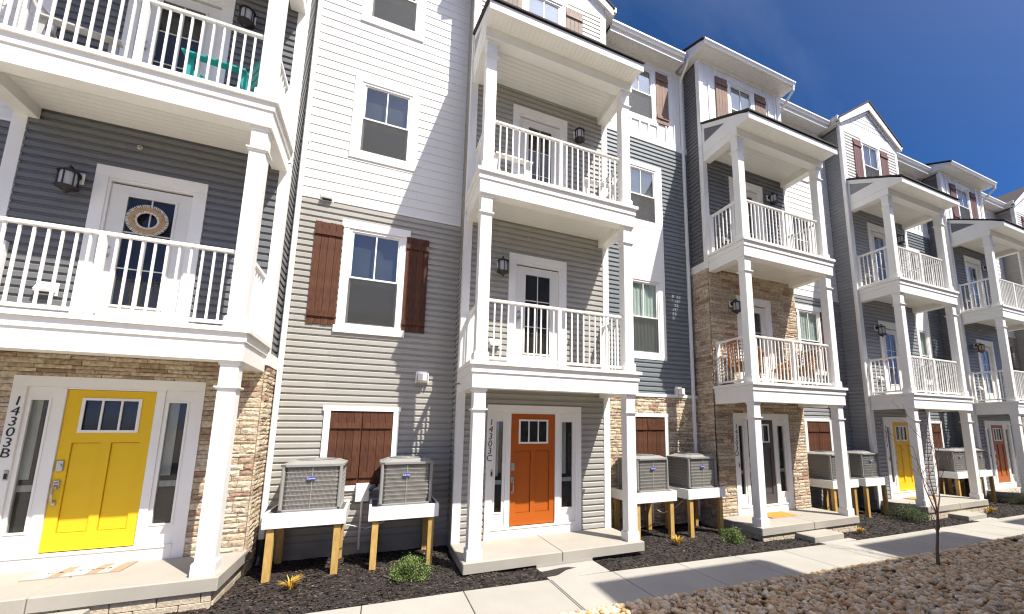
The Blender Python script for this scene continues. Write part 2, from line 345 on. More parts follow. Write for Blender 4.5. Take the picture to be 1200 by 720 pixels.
def pieces(a, b, za, zb, openings):
    """spans of one course, plus the slivers left above and below openings that end inside the course"""
    r = [(s0, s1, za, zb) for s0, s1 in spans(a, b, za, zb, openings)]
    for (o0, o1, oz0, oz1) in openings:
        x0, x1 = max(a, o0), min(b, o1)
        if x1 - x0 < .02: continue
        if za + .002 < oz1 < zb - .008: r.append((x0, x1, oz1, zb))
        if za + .008 < oz0 < zb - .002: r.append((x0, x1, za, oz0))
    return r
def siding(parent, mk, a, b, z0, z1, face='f', pos=W, h=.1143, prof='dutch', openings=(), single=True, name='siding_board'):
    """front: runs x from a to b at y=pos.  side walls: runs y from a to b at x=pos."""
    n = max(1, round((z1 - z0) / h)); hh = (z1 - z0) / n; mb = None if single else MB()
    for i in range(n):
        za = z0 + i * hh
        for s0, s1, p0, p1 in pieces(a, b, za, za + hh, openings):
            L = s1 - s0; poly = [(y, z * hh) for y, z in PROF[prof]]
            if p0 > za + .001: poly = clip_z(poly, p0 - za, True)
            if p1 < za + hh - .001: poly = clip_z(poly, p1 - za, False)
            if len(poly) < 3: continue
            if single and L > 1.3 and R.random() < .55:
                cut = R.uniform(.35, L - .35); todo = [(s0, cut, 0.0), (s0 + cut + .0015, L - cut - .0015, -.0015)]
            else: todo = [(s0, L, 0.0)]
            if single:
              for s0, L, dy in todo:
                s1 = s0 + L
                k = ('s', prof, mk, round(L, 3), round(hh, 4), round(p0 - za, 3), round(p1 - za, 3))
                if k not in CACHE: CACHE[k] = MB().px(poly, 0, L).mesh(name, mk)
                if face == 'f': link(name, CACHE[k], parent, (s0, pos + dy, za))
                elif face == 'l': link(name, CACHE[k], parent, (pos, s1, za), -math.pi / 2)
                else: link(name, CACHE[k], parent, (pos, s0, za), math.pi / 2)
            else:
                t = MB().px([(y, z + za) for y, z in poly], 0, L)
                if face == 'f': vs = [(x + s0, y + pos, z) for x, y, z in t.v]
                elif face == 'l': vs = [(pos + y, s1 - x, z) for x, y, z in t.v]
                else: vs = [(pos - y, s0 + x, z) for x, y, z in t.v]
                mb.add(vs, t.f)
    if mb is not None and mb.v: mb.obj('siding', mk, parent, kind='stuff')

def batten_wall(parent, a, b, z0, z1, face='f', pos=W, openings=(), mk='white'):
    mb = MB()
    zs = sorted({z0, z1, *[min(max(o[2], z0), z1) for o in openings], *[min(max(o[3], z0), z1) for o in openings]})
    def put(s0, s1, d0, d1, za, zb):
        if face == 'f': mb.box(s0, s1, pos + d0, pos + d1, za, zb)
        elif face == 'l': mb.box(pos + d0, pos + d1, s0, s1, za, zb)
        else: mb.box(pos - d1, pos - d0, s0, s1, za, zb)
    for za, zb in zip(zs, zs[1:]):
        for s0, s1 in spans(a, b, za, zb, openings): put(s0, s1, -.008, .0, za, zb)
    x = a + .2
    while x < b - .03:
        segs = [(z0, z1)]
        for o in openings:
            if o[0] - .03 < x < o[1] + .03:
                segs = [q for p in segs for q in ((p[0], min(p[1], o[2])), (max(p[0], o[3]), p[1])) if q[1] - q[0] > .03]
        for za, zb in segs: put(x, x + .045, -.034, -.0085, za, zb)
        x += .29
    mb.obj('board_and_batten_panel', mk, parent, kind='stuff')

# ---- stone veneer
def stone_variant(seed):
    r = random.Random(seed); b = MB(); n = 3
    # slab 1x1x1 with a rough front face: grid 4x3 on the front, pulled in at the rim
    nx, nz = 4, 3; vs = []; fs = []
    for j in range(nz + 1):
        for i in range(nx + 1):
            rim = i in (0, nx) or j in (0, nz)
            vs.append((i / nx + (0 if i in (0, nx) else r.uniform(-.08, .08)), (-.74 if rim else -1) + r.uniform(-.12, .08), j / nz + (0 if j in (0, nz) else r.uniform(-.12, .12))))
    for j in range(nz):
        for i in range(nx): q = j * (nx + 1) + i; fs.append((q, q + 1, q + nx + 2, q + nx + 1))
    k = len(vs); vs += [(0, 0, 0), (1, 0, 0), (1, 0, 1), (0, 0, 1)]
    bot = list(range(nx + 1)); top = [nz * (nx + 1) + i for i in range(nx + 1)]; lf = [j * (nx + 1) for j in range(nz + 1)]; rt = [j * (nx + 1) + nx for j in range(nz + 1)]
    fs += [tuple(bot[::-1] + [k, k + 1]), tuple(top + [k + 2, k + 3]), tuple(lf + [k + 3, k]), tuple(rt[::-1] + [k + 1, k + 2])]
    b.add(vs, fs); return b
SV = [stone_variant(s) for s in range(8)]
SVM = [v.mesh('stone', 'stone') for v in SV]
def stone_wall(rec, a, b, z0, z1, face, pos, openings=(), hmin=.05, hmax=.1, lmin=.14, lmax=.42):
    z = z0
    while z < z1 - .005:
        h = R.uniform(hmin, hmax)
        if z1 - z - h < hmin * .7: h = z1 - z
        for s0, s1, q0, q1 in pieces(a, b, z, z + h, openings):
            x = s0
            if q1 - q0 < .012: continue
            while x < s1 - .005:
                L = R.uniform(lmin, lmax)
                if s1 - x - L < lmin * .6: L = s1 - x
                rec.append((face, pos, x + .003, q0 + .003, max(L - .006, .02), q1 - q0 - .006, R.uniform(.03, .046), R.randrange(8)))
                x += L
        z += h
def stones_flush(parent, rec, base, limit=290):
    def key(t):
        f, pos, x, z, L, h, d, k = t
        p = Vector((x + L / 2, pos, z)) if f == 'f' else Vector((pos, x + L / 2, z))
        dist = (p + base - CAM_POS).length
        return L * h / dist ** 2 * (1 if f == 'f' else .25)
    rec.sort(key=key, reverse=True); mb = MB()
    for i, (f, pos, x, z, L, h, d, k) in enumerate(rec):
        if i < limit:
            if f == 'f': o = link('stone', SVM[k], parent, (x, pos, z), 0, (L, d, h))
            elif f == 'l': o = link('stone', SVM[k], parent, (pos, x + L, z), -math.pi / 2, (L, d, h))
            else: o = link('stone', SVM[k], parent, (pos, x, z), math.pi / 2, (L, d, h))
        else:
            v = [(p[0] * L, p[1] * d, p[2] * h) for p in SV[k].v]
            if f == 'f': v = [(p[0] + x, p[1] + pos, p[2] + z) for p in v]
            elif f == 'l': v = [(pos + p[1], x + L - p[0], p[2] + z) for p in v]
            else: v = [(pos - p[1], x + p[0], p[2] + z) for p in v]
            mb.add(v, SV[k].f)
    if mb.v: mb.obj('stone_veneer', 'stone', parent, kind='stuff')

# ------------------------------------------------------------------ windows, shutters, doors
def frame_ring(mb, x0, x1, z0, z1, w, y0, y1):
    mb.box(x0, x1, y0, y1, z1 - w, z1); mb.box(x0, x1, y0, y1, z0, z0 + w)
    mb.box(x0, x0 + w, y0, y1, z0 + w, z1 - w); mb.box(x1 - w, x1, y0, y1, z0 + w, z1 - w)

def window(parent, u0, u1, z0, z1, y, style='head', behind='room', lower='screen', panel_up=0.0):
    """u0..u1, z0..z1 is the sash opening. returns the siding opening."""
    fo = .035; mid = z0 + (z1 - z0) * .5
    t = MB()
    if style == 'head':      # narrow jambs, tall head board, projecting sill
        tw = .095
        frame_ring(t, u0 - fo - tw, u1 + fo + tw, z0 - fo - .02, z1 + fo + .0, tw, y - .03, y + .01) if False else None
        t.box(u0 - fo - tw, u0 - fo, y - .032, y + .012, z0 - fo, z1 + fo); t.box(u1 + fo, u1 + fo + tw, y - .032, y + .012, z0 - fo, z1 + fo)
        t.box(u0 - fo - tw - .035, u1 + fo + tw + .035, y - .042, y + .012, z1 + fo + .001, z1 + fo + .155)
        t.box(u0 - fo - tw - .035, u1 + fo + tw + .035, y - .06, y + .012, z0 - fo - .13, z0 - fo - .001)
        op = (u0 - fo - tw + .015, u1 + fo + tw - .015, z0 - fo - .12, z1 + fo + .145)
    else:
        tw = .135
        t.box(u0 - fo - tw, u0 - fo, y - .032, y + .012, z0 - fo, z1 + fo); t.box(u1 + fo, u1 + fo + tw, y - .032, y + .012, z0 - fo, z1 + fo)
        t.box(u0 - fo - tw, u1 + fo + tw, y - .036, y + .012, z1 + fo + .001, z1 + fo + tw)
        t.box(u0 - fo - tw, u1 + fo + tw, y - .036, y + .012, z0 - fo - tw, z0 - fo - .001)
        op = (u0 - fo - tw + .015, u1 + fo + tw - .015, z0 - fo - tw + .015, z1 + fo + tw - .015)
    w = t.obj('window', 'white', parent)
    f = MB(); frame_ring(f, u0 - fo + .001, u1 + fo - .001, z0 - fo + .001, z1 + fo - .001, fo + .012, y - .02, y + .07); f.obj('window_frame', 'white', w)
    s = MB(); frame_ring(s, u0 + .012, u1 - .012, mid - .02, z1 - .012, .032, y - .002, y + .03); s.box((u0 + u1) / 2 - .011, (u0 + u1) / 2 + .011, y + .002, y + .024, mid + .012, z1 - .044); s.obj('upper_sash', 'white', w)
    s = MB(); frame_ring(s, u0 + .012, u1 - .012, z0 + .012, mid + .021, .034, y + .033, y + .055); s.obj('lower_sash', 'white', w)
    bx('pane', 'glass', w, u0 + .04, u1 - .04, y + .012, y + .016, mid + .006, z1 - .04)
    bx('pane', 'glass', w, u0 + .04, u1 - .04, y + .042, y + .046, z0 + .04, mid - .006)
    if lower == 'screen':    # insect screen over the lower sash
        sc = MB(); frame_ring(sc, u0 + .012, u1 - .012, z0 + .012, mid - .02, .014, y - .006, y + .004); so = sc.obj('screen_frame', 'screenframe', w)
        bx('insect_screen', 'screen', so, u0 + .024, u1 - .024, y - .002, y + .0, z0 + .024, mid - .032)
    if behind == 'blind':
        m = MB(); n = int((z1 - z0) / .05)
        for i in range(n):
            zz = z0 + .03 + i * .05; m.add([(u0 + .03, y + .062, zz + .03), (u1 - .03, y + .062, zz + .03), (u1 - .03, y + .087, zz), (u0 + .03, y + .087, zz), (u0 + .03, y + .064, zz + .034), (u1 - .03, y + .064, zz + .034), (u1 - .03, y + .089, zz + .004), (u0 + .03, y + .089, zz + .004)], [(0, 3, 2, 1), (4, 5, 6, 7), (0, 1, 5, 4), (1, 2, 6, 5), (2, 3, 7, 6), (3, 0, 4, 7)])
        m.obj('blind', 'blind', w)
    elif behind == 'curtain':
        m = MB(); n = 24; pts = [(u0 + .02 + (u1 - u0 - .04) * i / n, y + .072 + .012 * math.sin(i * 2.1)) for i in range(n + 1)]
        m.add([(x, yy, z) for z in (z0, z1) for x, yy in pts] + [(x, yy + .006, z) for z in (z0, z1) for x, yy in pts],
              [(i, i + 1, n + 2 + i, n + 1 + i) for i in range(n)] + [(2 * n + 2 + i + 1, 2 * n + 2 + i, 3 * n + 3 + i, 3 * n + 4 + i) for i in range(n)])
        m.obj('curtain', 'curtain', w)
    bx('dark_room_panel', 'room', w, u0 - fo, u1 + fo, y + .125, y + .14, z0 - fo, z1 + fo)
    return op

def shutter(parent, u0, u1, z0, z1, y, m='shut', boards=4):
    w = (u1 - u0) / boards
    root = None
    s = link('shutter', None, parent, (u0, y, z0)); s.empty_display_size = .1
    for i in range(boards): bx('plank', m, s, i * w + .003, (i + 1) * w - .003, -.045 + R.uniform(-.002, .002), -.018, R.uniform(0, .008), z1 - z0 - R.uniform(0, .008))
    H = z1 - z0
    for zz in (.14 if H > 1.4 else .12, H - .25 if H > 1.4 else H - .30): bx('batten', m, s, .008, u1 - u0 - .008, -.07, -.047, zz, zz + .1)
    return s

def balcony_door(house, lev, u0=1.04, m='wdoor'):
    dz = (lev - 2) * ST; y = W; z0 = 3.17 + dz; z1 = 5.60 + dz; s0, s1 = u0, u0 + .92; zt = 5.37 + dz
    t = MB()
    t.box(.87, s0 - .03, y - .034, y + .03, z0, z1 - .165); t.box(s1 + .03, 2.13, y - .034, y + .03, z0, z1 - .165); t.box(.87, 2.13, y - .036, y + .03, z1 - .164, z1)
    t.box(s0 - .029, s1 + .029, y - .012, y + .06, zt + .03, z1 - .166)
    t.box(s0 - .029, s0 - .004, y - .012, y + .06, z0, zt + .029); t.box(s1 + .004, s1 + .029, y - .012, y + .06, z0, zt + .029)
    t.box(s0 - .029, s1 + .029, y - .03, y + .06, z0 - .02, z0 + .05)
    d = t.obj('balcony_door', 'white', house)
    a, b = s0 + .19, s1 - .19; g0, g1 = 3.57 + dz, 5.21 + dz
    q = MB(); yy = y + .02
    q.box(s0, a, yy, yy + .045, z0 + .055, zt); q.box(b, s1, yy, yy + .045, z0 + .055, zt); q.box(a, b, yy, yy + .045, z0 + .055, g0); q.box(a, b, yy, yy + .045, g1, zt)
    slab = q.obj('door_leaf', m, d)
    f = MB(); frame_ring(f, a - .025, b + .025, g0 - .025, g1 + .025, .03, yy - .012, yy - .001); f.obj('glass_bead', m, d)
    bx('door_glass', 'dglass', d, a, b, yy + .014, yy + .018, g0, g1)
    f = MB(); f.box((a + b) / 2 - .008, (a + b) / 2 + .008, yy + .002, yy + .013, g0 + .006, g1 - .006)
    for k in (1, 2): f.box(a + .006, b - .006, yy + .003, yy + .0125, g0 + (g1 - g0) * k / 3 - .008, g0 + (g1 - g0) * k / 3 + .008)
    f.obj('muntin', m, d)
    bx('dark_room_panel', 'room', d, a - .02, b + .02, yy + .06, yy + .07, g0 - .02, g1 + .02)
    k = MB()
    for zz, r in ((4.40, .028), (4.28, .034)):
        k.tube([(s0 + .06, yy - .001, zz + dz), (s0 + .06, yy - .02, zz + dz)], r, 10)
    k.tube([(s0 + .06, yy - .02, 4.28 + dz), (s0 + .06, yy - .055, 4.28 + dz), (s0 + .06, yy - .075, 4.28 + dz)], [.012, .02, .03], 10); k.obj('door_knob', 'metal', d)
    return (.885, 2.115, z0 - .1, z1 - .015)

def front_door(house, m, number, u0=.53, curtain=True):
    y = W; a, b = u0, u0 + 1.94; zt = 2.525; zb = .10
    s0, s1 = 1.0, 1.9; dz0, dz1 = .30, 2.36
    t = MB()
    t.box(a, a + .13, y - .045, y + .04, zb, zt - .14); t.box(b - .13, b, y - .045, y + .04, zb, zt - .14); t.box(a, b, y - .047, y + .04, zt - .139, zt)
    t.box(a + .131, b - .131, y - .05, y + .04, zb, .255); t.box(a + .131, b - .131, y - .062, y + .04, .2555, .285)
    d = t.obj('entrance', 'white', house)
    # jambs and mullions
    f = MB()
    for x0, x1 in ((s0 - .1, s0 - .005), (s1 + .005, s1 + .1)): f.box(x0, x1, y - .03, y + .05, .286, zt - .14)
    f.box(s0 - .004, s1 + .004, y - .025, y + .05, dz1 + .005, zt - .1405)
    f.obj('door_jamb', 'white', d)
    # sidelights
    for x0, x1 in ((a + .132, s0 - .101), (s1 + .101, b - .132)):
        g0, g1 = x0 + .045, x1 - .055
        s = MB(); s.box(x0, g0, y - .012, y + .04, .286, zt - .1405); s.box(g1, x1, y - .012, y + .04, .286, zt - .1405); s.box(g0, g1, y - .012, y + .04, .286, .56); s.box(g0, g1, y - .012, y + .04, 2.215, zt - .1405)
        frame_ring(s, g0 - .022, g1 + .022, .56 - .022, 2.215 + .022, .024, y - .022, y - .0125)
        s.box(x0 + .03, x1 - .03, y - .02, y - .0125, .3, .315)
        sl = s.obj('sidelight', 'white', d)
        bx('sidelight_glass', 'dglass', sl, g0, g1, y + .008, y + .012, .56, 2.215)
        bx('dark_room_panel', 'room', sl, g0 - .02, g1 + .02, y + .06, y + .07, .54, 2.235)
        if curtain:
            c = MB(); c.box(g0 - .01, g0 + (g1 - g0) * .5, y + .045, y + .05, 1.2, 2.22); c.box(g0 - .01, g1 + .01, y + .04, y + .046, 1.05, 1.13); c.obj('sidelight_curtain', 'curtain', sl)
    # leaf with recessed panels and a three light window
    yy = y - .004; q = MB(); L0, L1, LZ0, LZ1 = 1.165, 1.745, 1.805, 2.245
    pl = [(1.115, 1.405), (1.5, 1.79)]; p0, p1 = .52, 1.66
    q.box(s0, L0, yy, yy + .045, LZ0, dz1); q.box(L1, s1, yy, yy + .045, LZ0, dz1); q.box(L0, L1, yy, yy + .045, LZ1, dz1)
    q.box(s0, s1, yy, yy + .045, p1, LZ0); q.box(s0, s1, yy, yy + .045, dz0, p0)
    q.box(s0, pl[0][0], yy, yy + .045, p0, p1); q.box(pl[0][1], pl[1][0], yy, yy + .045, p0, p1); q.box(pl[1][1], s1, yy, yy + .045, p0, p1)
    leaf = q.obj('door_leaf', m, d)
    for e0, e1 in pl: bx('door_panel', m, d, e0 + .006, e1 - .006, yy + .022, yy + .04, p0 + .006, p1 - .006)
    f = MB(); frame_ring(f, L0 - .012, L1 + .012, LZ0 - .012, LZ1 + .012, .034, yy - .014, yy - .001)
    w3 = (L1 - L0) / 3
    for k in (1, 2): f.box(L0 + k * w3 - .011, L0 + k * w3 + .011, yy - .01, yy + .008, LZ0 + .02, LZ1 - .02)
    f.obj('light_frame', 'white', d)
    for k in range(3): bx('door_glass', 'dglass', d, L0 + k * w3 + .008, L0 + (k + 1) * w3 - .008, yy + .012, yy + .016, LZ0, LZ1)
    bx('dark_room_panel', 'room', d, L0 - .01, L1 + .01, yy + .05, yy + .056, LZ0 - .01, LZ1 + .01)
    k = MB(); hx = s0 + .05
    k.bbox(hx - .038, hx + .038, yy - .018, yy - .001, 1.30, 1.44, .008); k.tube([(hx, yy - .018, 1.37), (hx, yy - .035, 1.37)], .024, 10); k.obj('deadbolt', 'metal', d)
    k = MB(); k.bbox(hx - .034, hx + .034, yy - .018, yy - .001, 1.08, 1.19, .008); k.bbox(hx - .026, hx + .026, yy - .018, yy - .001, .875, .93, .006)
    k.tube([(hx, yy - .018, 1.12), (hx, yy - .06, 1.11), (hx, yy - .066, 1.02), (hx, yy - .055, .93), (hx, yy - .018, .90)], [.012, .014, .013, .012, .01], 8); k.tube([(hx, yy - .018, 1.15), (hx - .0, yy - .05, 1.155)], .012, 8); k.obj('door_handle', 'metal', d)
    # vertical house number and bell on the left casing
    if number:
        n = link('house_number', None, house, (a + .066, y - .0478, 0)); n.empty_display_size = .05
        for i, ch in enumerate(number): text('numeral', ch, .165, n, (.012 - .004 * i, 0, 2.19 - .131 * i), 'number', .0025, .12)
    bell = MB(); bell.use('metal').bbox(a + .085, a + .125, y - .058, y - .046, 1.21, 1.33, .005); bell.use('black').box(a + .092, a + .118, y - .062, y - .0585, 1.225, 1.29); bell.obj('doorbell', None, house)
    return (a + .015, b - .015, zb - .1, zt - .015)

def wall_lamp(house, u, z, y=W, glass='lampglass'):
    l = MB(); l.bbox(u - .075, u + .075, y - .045, y - .018, z + .02, z + .19, .012); p = l.obj('wall_lamp', 'white', house)
    yl = y - .2
    b = MB(); b.tube([(u, y - .046, z + .11), (u, y - .07, z + .11)], .055, 12); b.tube([(u, y - .06, z + .1), (u, y - .11, z + .17), (u, yl, z + .19), (u, yl, z + .13)], [.014, .014, .014, .012], 6)
    b.lathe([(.02, .155), (.03, .15), (.115, .098), (.115, .085), (.1, .084)], (u, yl, z), 12)
    b.lathe([(.1, -.115), (.118, -.12), (.118, -.132), (.03, -.18), (.015, -.21)][::-1], (u, yl, z), 12)
    for k in range(6):
        t = 2 * math.pi * (k + .5) / 6; b.bar((u + .094 * math.cos(t), yl + .094 * math.sin(t), z - .115), (u + .094 * math.cos(t), yl + .094 * math.sin(t), z + .085), .012, .012, (1, 0, 0))
    b.obj('lamp_cage', 'black', p)
    MB().lathe([(.08, -.114), (.082, 0), (.08, .083)], (u, yl, z), 12).obj('lamp_glass', glass, p, smooth=False)

# ------------------------------------------------------------------ balconies and posts
def baluster_mesh(h): return box_mesh('baluster', 'white', .023, .023, h)
def rail_run(bal, x0, x1, y, zb, mid=None, n=None):
    z0 = zb + .065; z1 = zb + 1.10
    bx('bottom_rail', 'white', bal, x0, x1, y - .025, y + .025, z0, z0 + .045)
    MB().px([(y - .03, z1 - .045), (y + .03, z1 - .045), (y + .036, z1 - .012), (y + .02, z1), (y - .02, z1), (y - .036, z1 - .012)], x0, x1).obj('top_rail', 'white', bal)
    me = baluster_mesh(z1 - .046 - z0 - .046); xs = []
    n = n or round((x1 - x0) / .122); st = (x1 - x0) / n
    for i in range(1, n):
        x = x0 + st * i
        if mid and abs(x - mid) < .06: continue
        link('baluster', me, bal, (x - .0115, y - .0115, z0 + .046))
    if mid: bx('mid_post', 'white', bal, mid - .032, mid + .032, y - .032, y + .0319, zb, z1 - .046)
def rail_side(bal, x, y0, y1, zb):
    z0 = zb + .065; z1 = zb + 1.10
    bx('bottom_rail', 'white', bal, x - .025, x + .025, y0, y1, z0, z0 + .045); bx('top_rail', 'white', bal, x - .033, x + .033, y0, y1, z1 - .045, z1)
    bx('newel_post', 'white', bal, x - .05, x + .05, y1, y1 + .06, zb + .001, z1 + .02)
    me = baluster_mesh(z1 - .046 - z0 - .046); n = round((y1 - y0) / .122); st = (y1 - y0) / n
    for i in range(1, n): link('baluster', me, bal, (x - .0115, y0 + st * i - .0115, z0 + .046))
def post(house, u0, z0, z1):
    """square column, 195 mm, front face at y=.05"""
    p = bx('porch_post', 'white', house, u0, u0 + .196, .05, .246, z0 + .165, z1 - .0, .006)
    e = .022
    MB().bbox(u0 - e, u0 + .196 + e, .05 - e, .246 + e, z0, z0 + .15, .004).bbox(u0 - e + .006, u0 + .19 + e, .056 - e, .24 + e, z0 + .15, z0 + .1655, .006).obj('post_plinth', 'white', p, (-u0, -.05, -z0 - .165))
    zc = z1 - .35
    MB().box(u0 - .03, u0 + .226, .02, .276, zc, zc + .02).box(u0 - .016, u0 + .212, .034, .262, zc - .018, zc - .0005).obj('post_collar', 'white', p, (-u0, -.05, -z0 - .165))
    MB().box(u0 - .014, u0 + .21, .036, .26, z1 - .052, z1 - .001).obj('post_cap', 'white', p, (-u0, -.05, -z0 - .165))

def soffit_boards(b, x0, x1, y0, y1, z, along='x', w=.1, t=.012, gap=.005):
    if along == 'x':
        y = y0
        while y < y1 - .01: b.box(x0, x1, y, min(y + w - gap, y1), z, z + t); y += w
    else:
        x = x0
        while x < x1 - .01: b.box(x, min(x + w - gap, x1), y0, y1, z, z + t); x += w
    b.box(x0 - .01, x1 + .01, y0 - .01, y1 + .01, z + t - .003, z + t + .02)

def balcony(house, lev):
    zb = 2.722 + (lev - 2) * ST; X1 = BAYW; yb = W - .03
    deck = MB().box(.02, X1 - .02, .02, yb, zb + .25, zb + .425).obj('balcony', 'conc', house)
    # fascia boards, wrapping three sides
    f = MB(); f.box(0, X1, 0, .22, zb, zb + .2485); f.box(0, .22, .2205, yb, zb, zb + .2485); f.box(X1 - .22, X1, .2205, yb, zb, zb + .2485); f.obj('fascia_beam', 'white', deck)
    f = MB(); e = .02; f.box(-e, X1 + e, -e, .0195, zb + .249, zb + .367); f.box(-e, .0195, .02, yb, zb + .249, zb + .367); f.box(X1 - .0195, X1 + e, .02, yb, zb + .249, zb + .367); f.obj('trim_board', 'white', deck)
    f = MB(); e = .058; f.box(-e, X1 + e, -e, .12, zb + .369, zb + .43); f.box(-e, .12, .1205, yb, zb + .369, zb + .43); f.box(X1 - .12, X1 + e, .1205, yb, zb + .369, zb + .43); f.obj('deck_edge', 'white', deck)
    s = MB(); soffit_boards(s, .221, X1 - .221, .221, yb, zb + .17); s.obj('soffit', 'soffit', deck)
    zd = zb + .43; u0 = .043
    rail_run(deck, u0 + .196, X1 - u0 - .196, .148, zd, mid=BAYW / 2 - .006)
    rail_side(deck, u0 + .098, .246, W - .08, zd); rail_side(deck, X1 - u0 - .098, .246, W - .08, zd)
    return zd

def porch(house, zg, step):
    p = link('porch', None, house, (0, 0, 0)); p.empty_display_size = .2
    for x0, x1 in ((-.04, 1.557), (1.563, BAYW + .04)):
        MB().bbox(x0, x1, -.04, W + .12, -.056, .099, .012).obj('porch_slab', 'conc', p)
    z0 = zg - .1
    bx('porch_base', 'mortar', p, .045, BAYW - .045, .04, W + .1, z0, -.057)
    if -.057 - zg > .05:
        b = []
        rows = max(1, round((-.057 - zg) / .09))
        h = (-.057 - zg + .06) / rows
        for r in range(rows):
            for face, a, e, pos in (('f', .01, BAYW - .01, .04), ('l', .04, W, .045), ('r', .04, W, BAYW - .045)):
                x = a - (.2 if r % 2 else 0)
                while x < e:
                    l0, l1 = max(x, a), min(x + .4, e)
                    if l1 - l0 > .03: b.append((face, l0, l1, pos, zg - .06 + r * h, h))
                    x += .4
        for face, l0, l1, pos, z, h in b:
            L = l1 - l0 - .008; me = box_mesh('block', 'block', round(L, 3), .045, round(h - .008, 4), .006)
            if face == 'f': link('block', me, p, (l0, pos - .045, z))
            elif face == 'l': link('block', me, p, (pos - .045, l1 - .004, z), -math.pi / 2)
            else: link('block', me, p, (pos + .045, l0 + .004, z), math.pi / 2)
    if step: MB().bbox(.975, step, -.45, .02, zg - .1, -.085 if zg > -.24 else (zg - .057) / 2 + .012, .01).obj('entry_step', 'conc', p)
    return p

# ------------------------------------------------------------------ roofs
def porch_roof(house, side):
    zb = 9.15; X1 = BAYW
    r = MB(); s = .5; yf = -.42; zf = 9.475
    def zt(y): return zf + (y - yf) * s
    r.px([(yf - .02, zf - .005), (yf - .02, zf + .025), (W - .02, zt(W - .02) + .035), (W - .02, zt(W - .02))], -.05, X1 + .05)
    n = 6
    for i in range(n):      # shingle courses, each butt a little proud
        y0 = yf - .01 + (W - .04 - yf) * i / n; y1 = y0 + (W - .04 - yf) / n
        r.px([(y0, zt(y0) + .0355), (y0, zt(y0) + .045), (y1, zt(y1) + .036), (y1, zt(y1) + .0352)], -.06, X1 + .06)
    roof = r.obj('porch_roof', 'shingle', house)
    f = MB(); f.box(-.03, X1 + .03, -.40, -.375, 9.30, 9.455); f.obj('fascia', 'white', roof)
    s_ = MB(); soffit_boards(s_, .0, X1, -.374, -.001, 9.335, 'y', .085); s_.obj('vented_soffit', 'soffit', roof)
    b = MB(); b.box(0, X1, 0, .22, zb, 9.36); b.box(0, .22, .2205, W - .03, zb, 9.36); b.box(X1 - .22, X1, .2205, W - .03, zb, 9.36); b.obj('beam', 'white', roof)
    c = MB(); soffit_boards(c, .221, X1 - .221, .221, W - .03, zb + .17); c.obj('soffit', 'soffit', roof)
    for x0, x1 in ((-.014, .02), (X1 - .02, X1 + .014)):
        g_ = MB(); yw = W - .025
        g_.px([(-.374, 9.345), (-.374, 9.455), (yw, zt(yw) - .012), (yw, zt(yw) - .155), (.06, zt(.06) - .155), (.02, 9.62)], x0, x1) if False else None
        g_.px([(-.374, 9.34), (-.374, 9.455), (-.1, zt(-.1) - .015), (.0, 9.345)], x0, x1)
        g_.px([(.0005, 9.361), (-.0995, zt(-.1) - .015), (yw, zt(yw) - .015), (yw, zt(yw) - .15), (.42, zt(.42) - .15), (yw, 9.70), (yw, 9.361)], x0, x1) if False else None
        # top rake board, bottom chord, wall stub
        g_.px([(-.0995, zt(-.1) - .015), (yw, zt(yw) - .015), (yw, zt(yw) - .15), (.35, zt(.35) - .15), (.0005, 9.361)], x0, x1)
        g_.px([(.001, 9.3605), (.349, zt(.35) - .151), (.42, 9.70), (yw, 9.70), (yw, 9.3605)], x0, x1) if False else g_.px([(.001, 9.3605), (.3495, zt(.35) - .1505), (yw, 9.66), (yw, 9.3605)], x0 + .002, x1 - .002)
        g_.box(x0 - .001, x1 + .001, yw - .09, yw, 9.6605, zt(yw - .09) - .151)
        g_.obj('gable_trim', 'white', roof)
        t = MB(); y0 = .3495
        for i in range(12):
            za = 9.5 + i * .1143; t.px([(.3, za), (.3, za + .1143), (yw - .1, za + .1143), (yw - .1, za)], x0 + .008, x1 - .008) if False else None
        # siding infill: courses cut to the triangle below the rake board
        za = 9.56
        while za < zt(yw) - .15:
            zb2 = za + .108; tri = [(.3, zt(.3) - .147), (yw - .088, zt(yw - .088) - .147), (yw - .088, 9.655), (.3, 9.50)]
            pl = clip_z(clip_z(tri, za, True), zb2, False) if True else tri
            if len(pl) > 2:
                if x0 < 1: t.px(pl, x0 + .006, x0 + .03)
                else: t.px(pl, x1 - .03, x1 - .006)
            za = zb2 + .007
        if t.v: t.obj('gable_siding', side, roof)
    return roof

def eave_gutter(mb, x0, x1, y, z):
    """K-style gutter with its front at y, top at z"""
    mb.px([(y + .10, z - .12), (y + .045, z - .12), (y + .02, z - .06), (y, z - .04), (y, z), (y + .012, z), (y + .014, z - .03), (y + .10, z - .03)], x0, x1)

